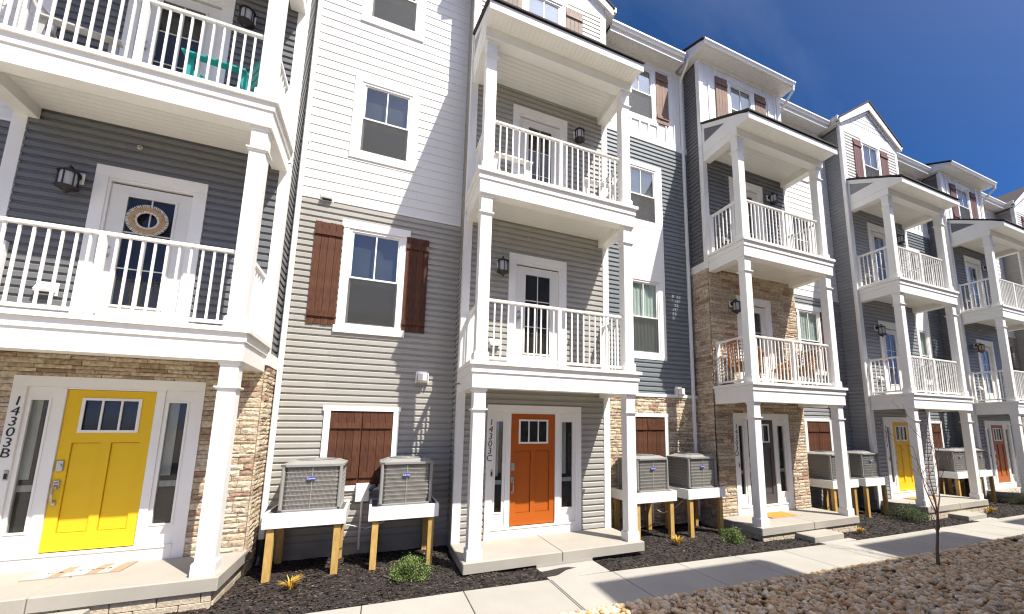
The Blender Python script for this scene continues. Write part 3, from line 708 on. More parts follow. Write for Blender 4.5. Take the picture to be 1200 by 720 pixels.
def bay_eave(house):
    X0, X1 = -.2, BAYW + .2; yf = .66; s = .42
    e = MB(); e.px([(yf + .1, 12.305), (yf + .1, 12.41), (3.4, 12.41 + (3.3 - yf) * s), (3.4, 12.305)], X0, X0 + .03); e.px([(yf + .1, 12.305), (yf + .1, 12.41), (3.4, 12.41 + (3.3 - yf) * s), (3.4, 12.305)], X1 - .03, X1)
    e.box(X0 + .031, X1 - .031, yf + .1, yf + .13, 12.29, 12.415)
    top = e.obj('bay_eave', 'white', house)
    r = MB(); r.px([(yf + .02, 12.415), (yf + .02, 12.445), (7.5, 12.445 + (7.48 - yf) * s), (7.5, 12.415 + (7.48 - yf) * s)], X0 - .03, X1 + .03); r.obj('roof', 'shingle', top)
    so = MB(); soffit_boards(so, X0 + .031, X1 - .031, yf + .131, W + .05, 12.30, 'y', .085); so.box(X0 + .031, .0, W + .051, RC + .2, 12.3, 12.32); so.box(BAYW, X1 - .031, W + .051, RC + .2, 12.3, 12.32); so.obj('vented_soffit', 'soffit', top)
    gt = MB(); eave_gutter(gt, X0 + .01, X1 - .01, yf, 12.43); gt.obj('gutter', 'white', top)
    MB().box(-.02, BAYW + .02, W - .04, W - .001, 12.2, 12.30).obj('frieze_board', 'white', top)
    d = MB(); x = BAYW + .13; 
    d.tube([(x, yf + .06, 12.32), (x, yf + .07, 12.18), (x - .02, W - .02, 11.85), (x - .02, W + .06, 11.75), (x - .02, W + .06, 10.5)], .038, 8); d.obj('downspout_elbow', 'white', top)

def gable(house, side='pale'):
    X1 = BAYW; c = X1 / 2; ov = .2; zb = 12.45; zp = 13.36; s = (zp - zb) / c * 1.0
    y0 = W
    top = MB().box(.0, X1, y0 - .03, y0 - .002, 12.1, 12.45).obj('gable_front', 'white', house)
    # triangular lap siding, one course per board
    z = zb
    while z < zp - .03:
        z2 = min(z + .16, zp - .005)
        w0 = c * (1 - (z - zb) / (zp - zb)) ; w1 = c * (1 - (z2 - zb) / (zp - zb))
        b = MB(); b.add([(c - w0, y0 - .018, z), (c + w0, y0 - .018, z), (c + w1, y0 - .008, z2), (c - w1, y0 - .008, z2), (c - w0, y0 + .02, z), (c + w0, y0 + .02, z), (c + w1, y0 + .02, z2), (c - w1, y0 + .02, z2)],
                    [(0, 1, 2, 3), (5, 4, 7, 6), (0, 4, 5, 1), (2, 6, 7, 3), (1, 5, 6, 2), (0, 3, 7, 4)])
        b.obj('lap_board', 'lap', top); z = z2
    # rake boards and roof slabs
    for sg in (-1, 1):
        rk = MB(); xe = c + sg * (c + ov)
        def zz(x): return 13.66 - abs(x - c) * .69
        rk.py([(c, zz(c) - .34), (c, zz(c) - .03), (xe, zz(xe) - .03), (xe, zz(xe) - .22)], y0 - .135, y0 - .105)
        rk.py([(c, zz(c) - .2), (c, zz(c) - .032), (xe, zz(xe) - .032), (xe, zz(xe) - .2)], y0 - .1049, y0 - .01)
        rk.py([(c, zz(c) - .42), (c, zz(c) - .20), (c + sg * (c - .02), zz(c + sg * (c - .02)) - .20), (c + sg * (c - .02), zz(c + sg * (c - .02)) - .36)], y0 - .045, y0 - .031)
        rk.obj('rake_board', 'white', top)
        rf = MB(); xo = c + sg * (c + ov + .04); rf.py([(c, zz(c) - .028), (c, zz(c) + .025), (xo, zz(xo) + .02), (xo, zz(xo) - .025)], y0 - .16, 7.5); rf.obj('roof', 'shingle', top)
        ev = MB(); xa, xb = sorted((c + sg * c, xe)); ev.box(xa, xb, y0 - .1, RC + .3, 12.30, 12.35)
        ev.obj('eave_return', 'white', top)
        gt = MB(); xg = xe; gt.px([(0, 0)] * 3, 0, 0) if False else gt.box(min(xg, xg + sg * .1), max(xg, xg + sg * .1), y0 - .12, 3.0, 12.36, 12.49); gt.obj('gutter', 'white', top)
    return top

def recess_eave(house, x0, x1):
    yf = 1.27; s = .42
    f = MB(); f.box(x0, x1, yf + .1, yf + .13, 12.19, 12.40)
    top = f.obj('main_eave', 'white', house)
    so = MB(); soffit_boards(so, x0, x1, yf + .131, RC + .05, 12.24, 'y', .085); so.obj('vented_soffit', 'soffit', top)
    gt = MB(); eave_gutter(gt, x0 + .01, x1 - .01, yf, 12.42); gt.obj('gutter', 'white', top)
    r = MB(); r.px([(yf + .02, 12.425), (yf + .02, 12.455), (8.0, 12.455 + (7.98 - yf) * s), (8.0, 12.425 + (7.98 - yf) * s)], x0, x1); r.obj('roof', 'shingle', top)
    MB().box(x0, x1, RC - .04, RC - .001, 12.05, 12.24).obj('frieze_board', 'white', top)

def downspout(house, x, y, z0, z1, elbow=True):
    d = MB(); d.bbox(x - .04, x + .04, y - .035, y + .035, z0, z1, .012); d.box(x - .055, x + .055, y + .0, y + .045, z0 + 1.9, z0 + 1.93); d.box(x - .055, x + .055, y + .0, y + .045, z0 + 7, z0 + 7.03)
    o = d.obj('downspout', 'white', house)
    return o

def corner_board(house, u, sg, z0, z1, y=W):
    b = MB()
    if sg < 0: b.box(u - .034, u + .11, y - .034, y - .0, z0, z1); b.box(u - .034, u - .0, y + .0005, y + .1, z0, z1)
    else: b.box(u - .11, u + .034, y - .034, y - .0, z0, z1); b.box(u, u + .034, y + .0005, y + .1, z0, z1)
    b.obj('corner_board', 'white', house)

def flood_light(house, u, z):
    b = MB(); b.bbox(u - .1, u + .1, RC - .05, RC - .02, z - .06, z + .16, .008); b.bbox(u - .075, u + .075, RC - .17, RC - .05, z - .03, z + .1, .01); b.box(u - .115, u - .1005, RC - .13, RC - .02, z - .08, z + .12); b.box(u + .1005, u + .115, RC - .13, RC - .02, z - .08, z + .12); b.obj('wall_light_box', 'white', house)
def vent_hood(house, u, z, y):
    b = MB().use('pvc'); b.bbox(u - .11, u + .11, y - .03, y - .018, z - .09, z + .09, .006); b.px([(y - .03, z - .05), (y - .1, z - .06), (y - .11, z - .03), (y - .03, z + .08)], u - .09, u + .09); b.use('black').box(u - .07, u + .07, y - .101, y - .04, z - .075, z - .0615); b.obj('vent_hood', None, house)

# ------------------------------------------------------------------ one townhouse
def townhouse(idx, zu, label, c):
    X = idx * UNIT; base = Vector((X, 0, zu))
    h = thing('townhouse', label, 'townhouse', (X, 0, zu), 0, 'row of attached townhouses')
    zg = gz(X + 1.5) - zu; single = c.get('single', False); rec = []
    # solid core set back behind the cladding
    core = MB(); core.box(.012, BAYW - .012, W + .15, 8, -1, 12.3); core.box(BAYW - .012, UNIT, RC + .15, 8, -1, 12.24)
    for (x0, x1) in ((.012, .03), (BAYW - .03, BAYW - .012)): core.box(x0, x1, W + .012, W + .1499, -1, 12.3)
    core.box(.0305, BAYW - .0305, W + .012, W + .1499, -.9, .08); core.obj('wall_core', c.get('core', 'mortar'), h)
    # ----- bay openings
    ops = [front_door(h, c['door'], c['num'], c.get('du', .53), c.get('scurtain', True))] + [balcony_door(h, l) for l in (2, 3)]
    wu0, wu1 = 1.13, 1.95
    ops.append(window(h, wu0, wu1, 10.43, 11.93, W, 'head', c.get('w4', 'blind')))
    for x0, x1 in ((.57, 1.0), (2.085, 2.52)): shutter(h, x0, x1, 10.38, 11.97, W, c['sh4'], 4)
    # ----- bay cladding
    levels = [(.12, 2.9), (2.9, 6.26), (6.26, 9.62), (9.62, 12.22)]
    for i, (z0, z1) in enumerate(levels):
        k = c['bay'][i]
        if k == 'stone':
            stone_wall(rec, -.0, BAYW + .0, z0 - .02, z1, 'f', W, ops); stone_wall(rec, W, RC, zg - .05, z1, 'l', .0); stone_wall(rec, W, RC, zg - .05, z1, 'r', BAYW)
            bm = MB(); 
            for zz0, zz1 in zip(*(lambda q: (q, q[1:]))(sorted({z0 - .02, z1, *[min(max(o[j], z0 - .02), z1) for o in ops for j in (2, 3)]}))):
                for s0, s1 in spans(.013, BAYW - .013, zz0, zz1, [(o[0] + .02, o[1] - .02, o[2], o[3]) for o in ops]): bm.box(s0, s1, W + .002, W + .011, zz0, zz1)
            bm.obj('stone_backing', 'mortar', h)
        else:
            a, b = (.1, BAYW - .1)
            if k == 'batten': batten_wall(h, a, b, z0, z1, 'f', W, ops)
            else: siding(h, k, a, b, z0, z1, 'f', W, openings=ops, single=single)
            sk = k if k in ('batten',) else k
            side = c['bay'][2] if k in ('batten', 'pale') else k
            lo = z0 if i else zg + .05
            siding(h, side, W + .09, RC + .01, lo, z1, 'l', .0, single=single); siding(h, side, W + .09, RC + .01, lo, z1, 'r', BAYW, single=single)
            top = z1 + .03 if i == 3 else z1
            corner_board(h, 0, -1, z0 - .02 if i else .1, top); corner_board(h, BAYW, 1, z0 - .02 if i else .1, top)
    # belt board where stone meets siding
    for i in (0, 1):
        if c['bay'][i] == 'stone' and c['bay'][i + 1] != 'stone':
            z = levels[i][1]; b = MB(); b.box(-.045, .0, W - .05, RC, z - .07, z + .13); b.box(BAYW, BAYW + .045, W - .05, RC, z - .07, z + .13); b.box(.0005, BAYW - .0005, W - .05, W - .001, z - .07, z + .13); b.obj('belt_board', 'white', h)
    if c['bay'][0] != 'stone':
        f = []
        for a, b in ((.0, c.get('du', .53)), (c.get('du', .53) + 1.94, BAYW)): bx('foundation_band', 'block', h, a + .02, b - .02, W + .0, W + .01, .06, .119)
    # ----- recess to the right
    rc = c['rec']; a, b = BAYW + .02, UNIT - .02; cu = BAYW + (UNIT - BAYW) / 2 - .088; ro = []; q_ = c.get('dzr', 0.0)
    for lv, (z0, z1) in {2: (3.945, 5.75), 3: (7.40, 8.86), 4: (10.43, 11.93)}.items():
        st = 'head' if lv == 2 and not c.get('panel') else 'flat'
        ro.append(window(h, cu - .43, cu + .43, z0 + q_, z1 + q_, RC, st, c.get('wr%d' % lv, 'room')))
    if c.get('panel'):       # white panel that ties the second and third floor windows together
        MB().box(cu - .60, cu + .60, RC - .03, RC + .012, 5.925, 7.23).obj('window_panel', 'white', h); ro.append((cu - .58, cu + .58, 5.9, 7.3))
        m = MB(); m.box(cu - .64, cu - .601, RC - .045, RC + .0, 3.77, 9.03); m.box(cu + .601, cu + .64, RC - .045, RC + .0, 3.77, 9.03); m.obj('panel_trim', 'white', h)
    elif not c.get('noshut2'):
        for x0, x1 in ((cu - 1.02, cu - .57), (cu + .53, cu + .955)): shutter(h, x0, x1, 3.89 + q_, 5.81 + q_, RC, c['sh2'], 4)
    if rc[3] == 'batten':
        for x0, x1 in ((cu - 1.02, cu - .57), (cu + .555, cu + .965)): shutter(h, x0, x1, 10.38, 11.96, RC, c['sh4r'], 4)
    # blind window with closed shutters on the ground floor
    t = MB(); t.box(cu - .605, cu - .505, RC - .05, RC + .012, 1.09 + q_, 2.375 + q_); t.box(cu + .505, cu + .605, RC - .05, RC + .012, 1.09 + q_, 2.375 + q_); t.box(cu - .63, cu + .63, RC - .055, RC + .012, 2.3755 + q_, 2.46 + q_); t.box(cu - .605, cu + .605, RC - .05, RC + .012, 1.0 + q_, 1.0895 + q_)
    bl = t.obj('shuttered_window', 'white', h); bx('backing_board', 'shut', bl, cu - .504, cu + .504, RC - .006, RC + .011, 1.0897 + q_, 2.3752 + q_)
    for x0, x1 in ((cu - .5, cu - .004), (cu + .004, cu + .5)): shutter(h, x0, x1, 1.095 + q_, 2.37 + q_, RC + .012, 'shut', 4)
    ro.append((cu - .6, cu + .6, 1.01 + q_, 2.44 + q_))
    if rc[0] != 'stone': pass
    for i, (z0, z1) in enumerate([(zg + .16, 2.86 + q_), (2.9 + q_, 6.26 + q_), (6.26 + q_, 9.70 + q_), (9.70 + q_, 12.1)]):
        k = rc[i]
        if k == 'stone':
            stone_wall(rec, BAYW + .05, UNIT + .0, z0 - .2, z1, 'f', RC, ro)
            bm = MB(); zs = sorted({z0 - .2, z1, *[min(max(o[j], z0), z1) for o in ro for j in (2, 3)]})
            for zz0, zz1 in zip(zs, zs[1:]):
                for s0, s1 in spans(a, b, zz0, zz1, [(o[0] + .02, o[1] - .02, o[2], o[3]) for o in ro]): bm.box(s0, s1, RC + .002, RC + .011, zz0, zz1)
            bm.obj('stone_backing', 'mortar', h); bx('belt_board', 'white', h, BAYW + .03, UNIT - .03, RC - .06, RC - .001, z1 - .0, z1 + .075)
        elif k == 'batten':
            batten_wall(h, a, b, z0 + .165, z1 + .1, 'f', RC, ro); bx('band_board', 'white', h, a, b, RC - .035, RC - .0, z0, z0 + .165)
        elif k == 'lap':
            siding(h, 'lap', a, b, z0 + (.02 if i == 2 else 0), z1 + (.1 if i == 3 else 0), 'f', RC, .178, 'lap', ro, single)
        else:
            zt = z1 if i < 3 else z1 + .1
            siding(h, k, a, b, z0, zt + (.04 if i == 0 else 0), 'f', RC, .1143, 'dutch', ro, single)
    if rc[2] == 'lap' and rc[1] != 'lap': bx('trim_strip', 'white', h, a, b, RC - .02, RC - .0005, 6.25 + q_, 6.285 + q_)
    if rc[0] != 'stone': bx('foundation', 'found', h, a, b, RC + .002, RC + .15, zg - .3, zg + .16)
    b_ = MB()
    for x in (a - .02, UNIT - .02): b_.box(x, x + .02, RC - .03, RC - .0, zg, 12.1)
    b_.obj('inside_corner_trim', c['bay'][2] if c['bay'][2] != 'stone' else 'dark', h)
    # ----- structure in front of the bay
    porch(h, zg, c.get('step'))
    for l, z0, z1 in ((1, .099, 2.7215), (2, 3.1525, 6.0855), (3, 6.5165, 9.1495)):
        post(h, .043, z0, z1); post(h, BAYW - .043 - .196, z0, z1)
    balcony(h, 2); balcony(h, 3)
    porch_roof(h, c['bay'][2])
    if c['top'] == 'gable': gable(h)
    else: bay_eave(h)
    recess_eave(h, BAYW + (.2 if c['top'] != 'gable' else .31), UNIT - c.get('eave_cut', .31))
    wall_lamp(h, .70, 5.22, W, c.get('lamp2', 'lampglass')); wall_lamp(h, 2.36, 5.22 + ST, W)
    for l in (0, 1):
        s = MB(); s.lathe([(.04, 0), (.035, .012), (.015, .02), (.014, .05)]); o = s.obj('fire_sprinkler', 'metal', h, (1.28 if l == 0 else .95, W - .018, 5.98 + l * ST)); o.rotation_euler = (math.pi / 2, 0, 0)
    for l in (0, 1): vent_hood(h, .62, 3.70 + l * ST, W)
    if c.get('flood', True): flood_light(h, 5.48, c.get('dzr', 0.0) + 3.0 if rc[0] != 'stone' else 2.98)
    if c.get('hood'): vent_hood(h, BAYW + .52, 6.31 + c.get('dzr', 0.0), RC)
    # disconnect box, conduit and refrigerant lines between the two air conditioners
    e = MB(); q = cu + .09
    e.use('pvc').bbox(q - .11, q + .11, RC - .11, RC - .02, .62, .92, .008); e.tube([(q, RC - .05, .62), (q, RC - .05, zg + .05)], .02, 8)
    e.use('pipe').tube([(q - .1, RC - .06, .66), (q - .3, RC - .2, .55), (q - .42, RC - .35, .72), (q - .46, RC - .5, .86)], .018, 6); e.tube([(q + .1, RC - .06, .8), (q + .16, RC - .2, .86), (q + .22, RC - .3, .9)], .03, 6)
    e.use('pvc').tube([(q - .4, 1.1, .6), (q - .2, 1.3, .33), (q + .1, 1.5, .2), (q + .35, 1.4, .3), (q + .6, 1.2, .6)], .008, 5)
    e.obj('service_connection', None, h)
    if c.get('ds_r'): downspout(h, UNIT - .17, RC - .06, zg + .1, 11.9); MB().tube([(UNIT - .17, RC - .06, 11.88), (UNIT - .17, RC - .1, 12.0), (UNIT - .2, 1.36, 12.2), (UNIT - .2, 1.33, 12.3)], .038, 8).obj('downspout_elbow', 'white', h)
    if c.get('ds_l'): downspout(h, BAYW + .09, RC - .06, zg + .34, 12.0); MB().tube([(BAYW + .09, RC - .06, zg + .36), (BAYW + .09, RC - .06, zg + .1), (BAYW + .09, RC - .16, zg - .03)], .055, 10).obj('drain_boot', 'pipe', h)
    if c.get('ds_b'): downspout(h, -.075, W - .02, zg + .1, 12.3)
    if rec: stones_flush(h, rec, base)
    return h

tall = {}
tall['A'] = townhouse(-2, .25, 'grey townhouse cut off at the far left edge, a sliver beyond the balcony', dict(bay=('taupe', 'taupe', 'taupe', 'pale'), rec=('dark', 'dark', 'lap', 'lap'), door='char', num='', top='gable', sh4='shutw', sh2='shut', step=None))
tall['B'] = townhouse(-1, .203, 'nearest townhouse with yellow front door', dict(bay=('stone', 'dark', 'dark', 'batten'), rec=('taupe', 'taupe', 'lap', 'lap'), door='yellow', num='14303B', top='eave', sh4='shutb', sh2='shut', step=2.06, single=True, dzr=-.203, hood=True, ds_l=True, du=.50))
tall['C'] = townhouse(0, 0.0, 'taupe townhouse with orange front door and pale gable above two white balconies', dict(bay=('taupe', 'taupe', 'taupe', 'pale'), rec=('stone', 'blue', 'blue', 'batten'), door='orange', num='14303C', top='gable', sh4='shutw', sh2='shut', sh4r='shutb', step=None, single=True, panel=True, ds_r=True, wr2='curtain', wr3='blind', wr4='blind'))
tall['D'] = townhouse(1, -.032, 'townhouse clad in brown stone on two floors with charcoal front door', dict(bay=('stone', 'stone', 'dark', 'batten'), rec=('slate', 'slate', 'lap', 'lap'), door='char', num='14303D', top='eave', sh4='shutb', sh2='shut', step=1.92, wr2='curtain'))
tall['E'] = townhouse(2, -.028, 'slate grey townhouse with yellow front door, small gable and maroon top shutters', dict(bay=('slate', 'slate', 'slate', 'pale'), rec=('blue', 'blue', 'blue', 'batten'), door='yellow', num='14311', top='gable', sh4='shutr', sh2='shut', sh4r='shutr', step=1.92, panel=True, ds_b=True, wr2='curtain'))
tall['F'] = townhouse(3, -.065, 'charcoal townhouse with rust red front door near the right edge', dict(bay=('dark', 'dark', 'dark', 'batten'), rec=('taupe', 'taupe', 'lap', 'lap'), door='rust', num='', top='eave', sh4='shutr', sh2='shutr', step=1.92, ds_b=True, lamp2='amber'))
tall['G'] = townhouse(4, -.1, 'taupe townhouse with a gable cut by the right edge of the view', dict(bay=('taupe', 'taupe', 'taupe', 'pale'), rec=('stone', 'blue', 'blue', 'batten'), door='yellow', num='', top='gable', sh4='shutr', sh2='shut', sh4r='shutr', step=1.92, panel=True))

# opposite row, behind the viewpoint: it casts the shadow on the walk and shows in the window glass
def opposite(k, x0, label, yb=-10.0):
    h = thing('townhouse', label, 'townhouse', (x0 + UNIT, yb, -.2), math.pi, 'opposite row of townhouses')
    b = MB(); b.box(0, BAYW, 0, 8, -.8, 12.2); b.box(BAYW - UNIT, -.0005, .6, 8, -.8, 12.2); b.obj('wall', 'slate' if k % 2 else 'taupe', h)
    r = MB(); s = .42
    # bay eave reaches y=-1.8 of the wall line, main eave -.85
    r.px([(-1.8, 12.25), (-1.8, 12.55), (4, 12.55 + 5.8 * s * .4), (8, 12.55), (8, 12.25)], -.1, BAYW + .1); r.px([(-.90, 12.25), (-.90, 12.55), (4, 14.4), (8, 12.55), (8, 12.25)], BAYW - UNIT + .1, -.1005); r.obj('roof', 'shingle', h)
    for l in (1, 2):
        zb = 2.72 + (l - 1) * ST; w = MB(); w.box(0, BAYW, -1.2, -.001, zb, zb + .43); w.box(.05, .25, -1.15, -.95, zb - 2.7, zb - .001); w.box(BAYW - .25, BAYW - .05, -1.15, -.95, zb - 2.7, zb - .001); w.obj('balcony', 'white', h)
    for x, y in ((1.1, 0), (-1.95, .6)):
        for z in (.4 if y == 0 else 1.1, 3.9, 7.3, 10.3):
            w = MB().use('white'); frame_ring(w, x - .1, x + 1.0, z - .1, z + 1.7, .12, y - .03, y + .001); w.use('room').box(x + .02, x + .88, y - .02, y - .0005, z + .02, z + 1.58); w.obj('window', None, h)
for k in range(1, 5):
    opposite(k, 6.2 - BAYW + .1 + UNIT * (k - 1) + .03, ['townhouse across the court, its roof shadow lying near the orange door', 'townhouse across the court, its roof shadow lying behind the sapling', 'townhouse across the court whose shadow falls beyond the right edge', 'last townhouse across the court, far to the right of the view'][k - 1])

for k, l in ((-2, 'set back townhouse across the court, mirrored in the glass of the leftmost balcony door'), (-1, 'set back townhouse across the court, mirrored in the tall shuttered window'), (0, 'set back townhouse across the court, mirrored in the orange door sidelights')):
    opposite(k, 6.2 - BAYW + .13 + UNIT * (k - 1), l, -32.0)

# ------------------------------------------------------------------ entry walks between porch and sidewalk
for idx, zu in ((0, 0), (1, -.032), (2, -.028), (3, -.065), (-1, .2)):
    x0 = idx * UNIT + 1.11; x1 = x0 + (1.0 if idx in (0, -1) else .95); z = gz(x0 + .4) + .002
    y1 = -.045 if idx == 0 else -.455
    MB().bbox(x0, x1, Y_EDGE + .008, y1, z - .1, z, .005).obj('concrete_slab', 'walk', side_base)
    if idx == 0: MB().bbox(x0, x1, y1 + .003, .07, z - .1, -.058, .004).obj('concrete_slab', 'walk', side_base)

# ------------------------------------------------------------------ air conditioners on raised stands
def stand(X, zu, ua, ub, label, ztop=.86, zoff=0):
    s = thing('equipment_stand', label, 'equipment stand', (X + ua, .75, zu), 0, 'white topped timber stands under the air conditioners')
    w = ub - ua; z1 = ztop; z0 = z1 - .205; zgl = gz(X + ua) - zu
    f = MB(); f.box(0, w, 0, .035, z0, z1); f.box(0, .035, .0355, .97, z0, z1); f.box(w - .035, w, .0355, .97, z0, z1); f.box(.0355, w - .0355, .935, .97, z0, z1)
    f.obj('skirt_board', 'white', s)
    d = MB()
    for i in range(7): d.box(.036, w - .036, .04 + i * .128, .15 + i * .128, z1 - .06, z1 - .025)
    d.obj('deck_board', 'decking', s, kind='stuff')
    for x, y in ((.06, .037), (w - .15, .037), (.06, .84), (w - .15, .84)): bx('leg', 'wood', s, x, x + .09, y, y + .09, zgl - .05, z0 + .13)
    return s

def ac_unit(X, zu, u0, label, z0=.86, y0=.86):
    w = .82; dp = .82; hgt = .70
    a = thing('air_conditioner', label, 'air conditioner', (X + u0, y0, zu + z0 - .02), 0, 'grey air conditioners on stands')
    def ring8(q, c): return [(q + c, q), (w - q - c, q), (w - q, q + c), (w - q, dp - q - c), (w - q - c, dp - q), (q + c, dp - q), (q, dp - q - c), (q, q + c)]
    def loft(mb, levels):
        vs = []; fs = []
        for q, c, z in levels: vs += [(x, y, z) for x, y in ring8(q, c)]
        for k in range(len(levels) - 1): fs += [(8 * k + i, 8 * k + (i + 1) % 8, 8 * k + 8 + (i + 1) % 8, 8 * k + 8 + i) for i in range(8)]
        fs += [tuple(range(7, -1, -1)), tuple(range(8 * len(levels) - 8, 8 * len(levels)))]; mb.add(vs, fs); return mb
    p = loft(MB(), [(-.005, .075, 0), (-.005, .075, .035), (.008, .07, .04)])
    for x, y in ((.1, .02), (w - .18, .02), (.1, dp - .1), (w - .18, dp - .1)): p.box(x, x + .08, y, y + .08, -.02, .0)
    p.obj('base_pan', 'ac', a)
    loft(MB(), [(.03, .06, .0401), (.03, .06, hgt - .05)]).obj('coil', 'coil', a)
    for x, y in ((.034, .034), (w - .034, .034), (.034, dp - .034), (w - .034, dp - .034)): MB().tube([(x, y, .04), (x, y, hgt - .046)], .026, 8).obj('corner_post', 'ac', a)
    g_ = MB(); n = 9
    for i in range(1, n):
        z = .045 + (hgt - .10) * i / n; o = ring8(.012, .068)
        for k in range(8): (xa, ya), (xb2, yb2) = o[k], o[(k + 1) % 8]; g_.bar((xa, ya, z), (xb2, yb2, z), .005, .006)
    for i in range(1, 40):
        t = i / 40; big = i in (14, 26) or i == 20; r_ = .0045 if i == 20 else .0016
        for q in (0, 1):
            x0 = .085 + (w - .17) * t
            if q == 0: g_.box(x0 - r_, x0 + r_, .004 if i == 20 else .0185, .0085 if i == 20 else .0215, .041, hgt - .046)
            else: g_.box(x0 - r_, x0 + r_, dp - .0215, dp - .0185, .041, hgt - .046)
        y0_ = .085 + (dp - .17) * t
        g_.box(.0185, .0215, y0_ - .0016, y0_ + .0016, .041, hgt - .046); g_.box(w - .0215, w - .0185, y0_ - .0016, y0_ + .0016, .041, hgt - .046)
    g_.obj('wire_guard', 'wire', a)
    c0 = w / 2; ct = MB(); loft(ct, [(-.012, .08, hgt - .045), (-.014, .08, hgt - .012), (.03, .08, hgt + .002), (.10, .09, hgt + .035), (.115, .09, hgt + .038)])
    cap = ct.obj('top_cover', 'ac', a)
    MB().lathe([(.27, hgt + .0385), (.275, hgt + .041), (.27, hgt + .042)], (c0, dp / 2, 0), 24).obj('dark_fan_disc', 'room', a)  # solid disc; shade inside the fan opening is put into its dark colour
    f = MB()
    for r_ in (.06, .10, .14, .18, .22, .26):
        f.tube([(c0 + r_ * math.cos(2 * math.pi * k / 20), dp / 2 + r_ * math.sin(2 * math.pi * k / 20), hgt + .055 - r_ * .03) for k in range(21)], .005, 4)
    for k in range(12): q = 2 * math.pi * k / 12; f.bar((c0 + .04 * math.cos(q), dp / 2 + .04 * math.sin(q), hgt + .058), (c0 + .285 * math.cos(q), dp / 2 + .285 * math.sin(q), hgt + .044), .009, .008)
    f.obj('fan_grille', 'ac', a)
    lg = MB(); n = 20; lx, lz = w / 2 - .01, hgt * .69
    ov = [(lx + .062 * math.cos(2 * math.pi * k / n), lz + .026 * math.sin(2 * math.pi * k / n)) for k in range(n)]
    lg.py(ov, -.01, .0035); lo = lg.obj('badge', 'logo', a)
    text('badge_lettering', 'Carrier', .038, lo, (lx, -.0105, lz), 'logow', .0008)
    return a

UN = {-1: (.203, 'yellow door of the stone townhouse at left', 'taupe'), 0: (0, 'orange door', 'stone'), 1: (-.032, 'charcoal door', 'slate'), 2: (-.028, 'second yellow door', 'blue'), 3: (-.065, 'rust red door', 'taupe')}
LBL = {(-1, 0): 'grey air conditioner nearest the stone corner right of the first yellow door', (-1, 1): 'grey air conditioner between the closed brown shutters and the orange door porch',
       (0, 0): 'grey air conditioner partly behind the right porch post of the orange door', (0, 1): 'grey air conditioner standing against the stone corner by a white downspout',
       (1, 0): 'grey air conditioner partly behind the right porch post of the charcoal door', (1, 1): 'grey air conditioner just left of the second yellow door, blue badge facing out',
       (2, 0): 'small far grey air conditioner behind the bare sapling twigs', (2, 1): 'small far grey air conditioner just left of the rust red door',
       (3, 0): 'far grey air conditioner beyond the rust red door', (3, 1): 'farthest grey air conditioner beyond the rust red door'}
SLB = {(-1, 0): 'white topped timber stand nearest the first yellow door porch', (-1, 1): 'white topped timber stand nearest the left side of the orange door porch',
       (0, 0): 'white topped timber stand partly behind the right porch post of the orange door', (0, 1): 'white topped timber stand against the stone corner with the downspout',
       (1, 0): 'white topped timber stand partly behind the right porch post of the charcoal door', (1, 1): 'white topped timber stand just left of the second yellow door',
       (2, 0): 'white topped timber stand behind the sapling twigs', (2, 1): 'white topped timber stand just left of the rust red door',
       (3, 0): 'white topped timber stand beyond the rust red door', (3, 1): 'farthest white topped timber stand beyond the rust red door'}
for idx in (-1, 0, 1, 2, 3):
    zu = {-1: .0, 0: 0, 1: -.03, 2: -.03, 3: -.065}[idx]; X = idx * UNIT; du = 0 if idx == -1 else .10; zt = .86 if idx == -1 else .80
    for k, (ua, ub, ac) in enumerate(((3.38, 4.43, 3.52), (4.74, 5.78, 4.86))):
        stand(X, zu, ua + du, ub + du, SLB[(idx, k)], zt)
        ac_unit(X, zu, ac + du, LBL[(idx, k)], zt)

# ------------------------------------------------------------------ mulch chips (uncountable)
def occupied(x, y):
    u = x % UNIT
    if y < Y_EDGE + .01: return True
    if u < BAYW and y > .06 - .0: return True
    if y > RC - .02: return True
    if 1.09 < u < 2.12 and y < .07: return True
    return False
ch = MB(); cnt = 0; v = []; f = []
while cnt < 26000:
    # denser close to the viewer
    x = -4.2 + 24 * R.random() ** 1.9; y = R.uniform(Y_EDGE, RC)
    if occupied(x, y): continue
    z = gz(x) + .03 * noise.noise(Vector((x * 2.2, y * 2.2, 0))) + .012 * noise.noise(Vector((x * 7, y * 7, 3))) - .008
    L = R.uniform(.015, .045); w = L * R.uniform(.2, .45); t = R.uniform(0, 6.283); tl = R.uniform(-.5, .5)
    dx, dy = math.cos(t) * L, math.sin(t) * L; px_, py_ = -math.sin(t) * w, math.cos(t) * w; n = len(v); hz = R.uniform(.004, .016)
    v += [(x - dx, y - dy, z + .002 - tl * L * .3), (x + dx, y + dy, z + .004 + tl * L * .3 + .006), (x + px_, y + py_, z), (x - px_ * .6, y - py_ * .6, z + hz)]
    f += [(n, n + 2, n + 3), (n + 2, n + 1, n + 3), (n + 1, n, n + 3), (n, n + 1, n + 2)]; cnt += 1
ch.add(v, f); ch.obj('mulch_chips', 'chip', mulch_bed, kind='stuff')

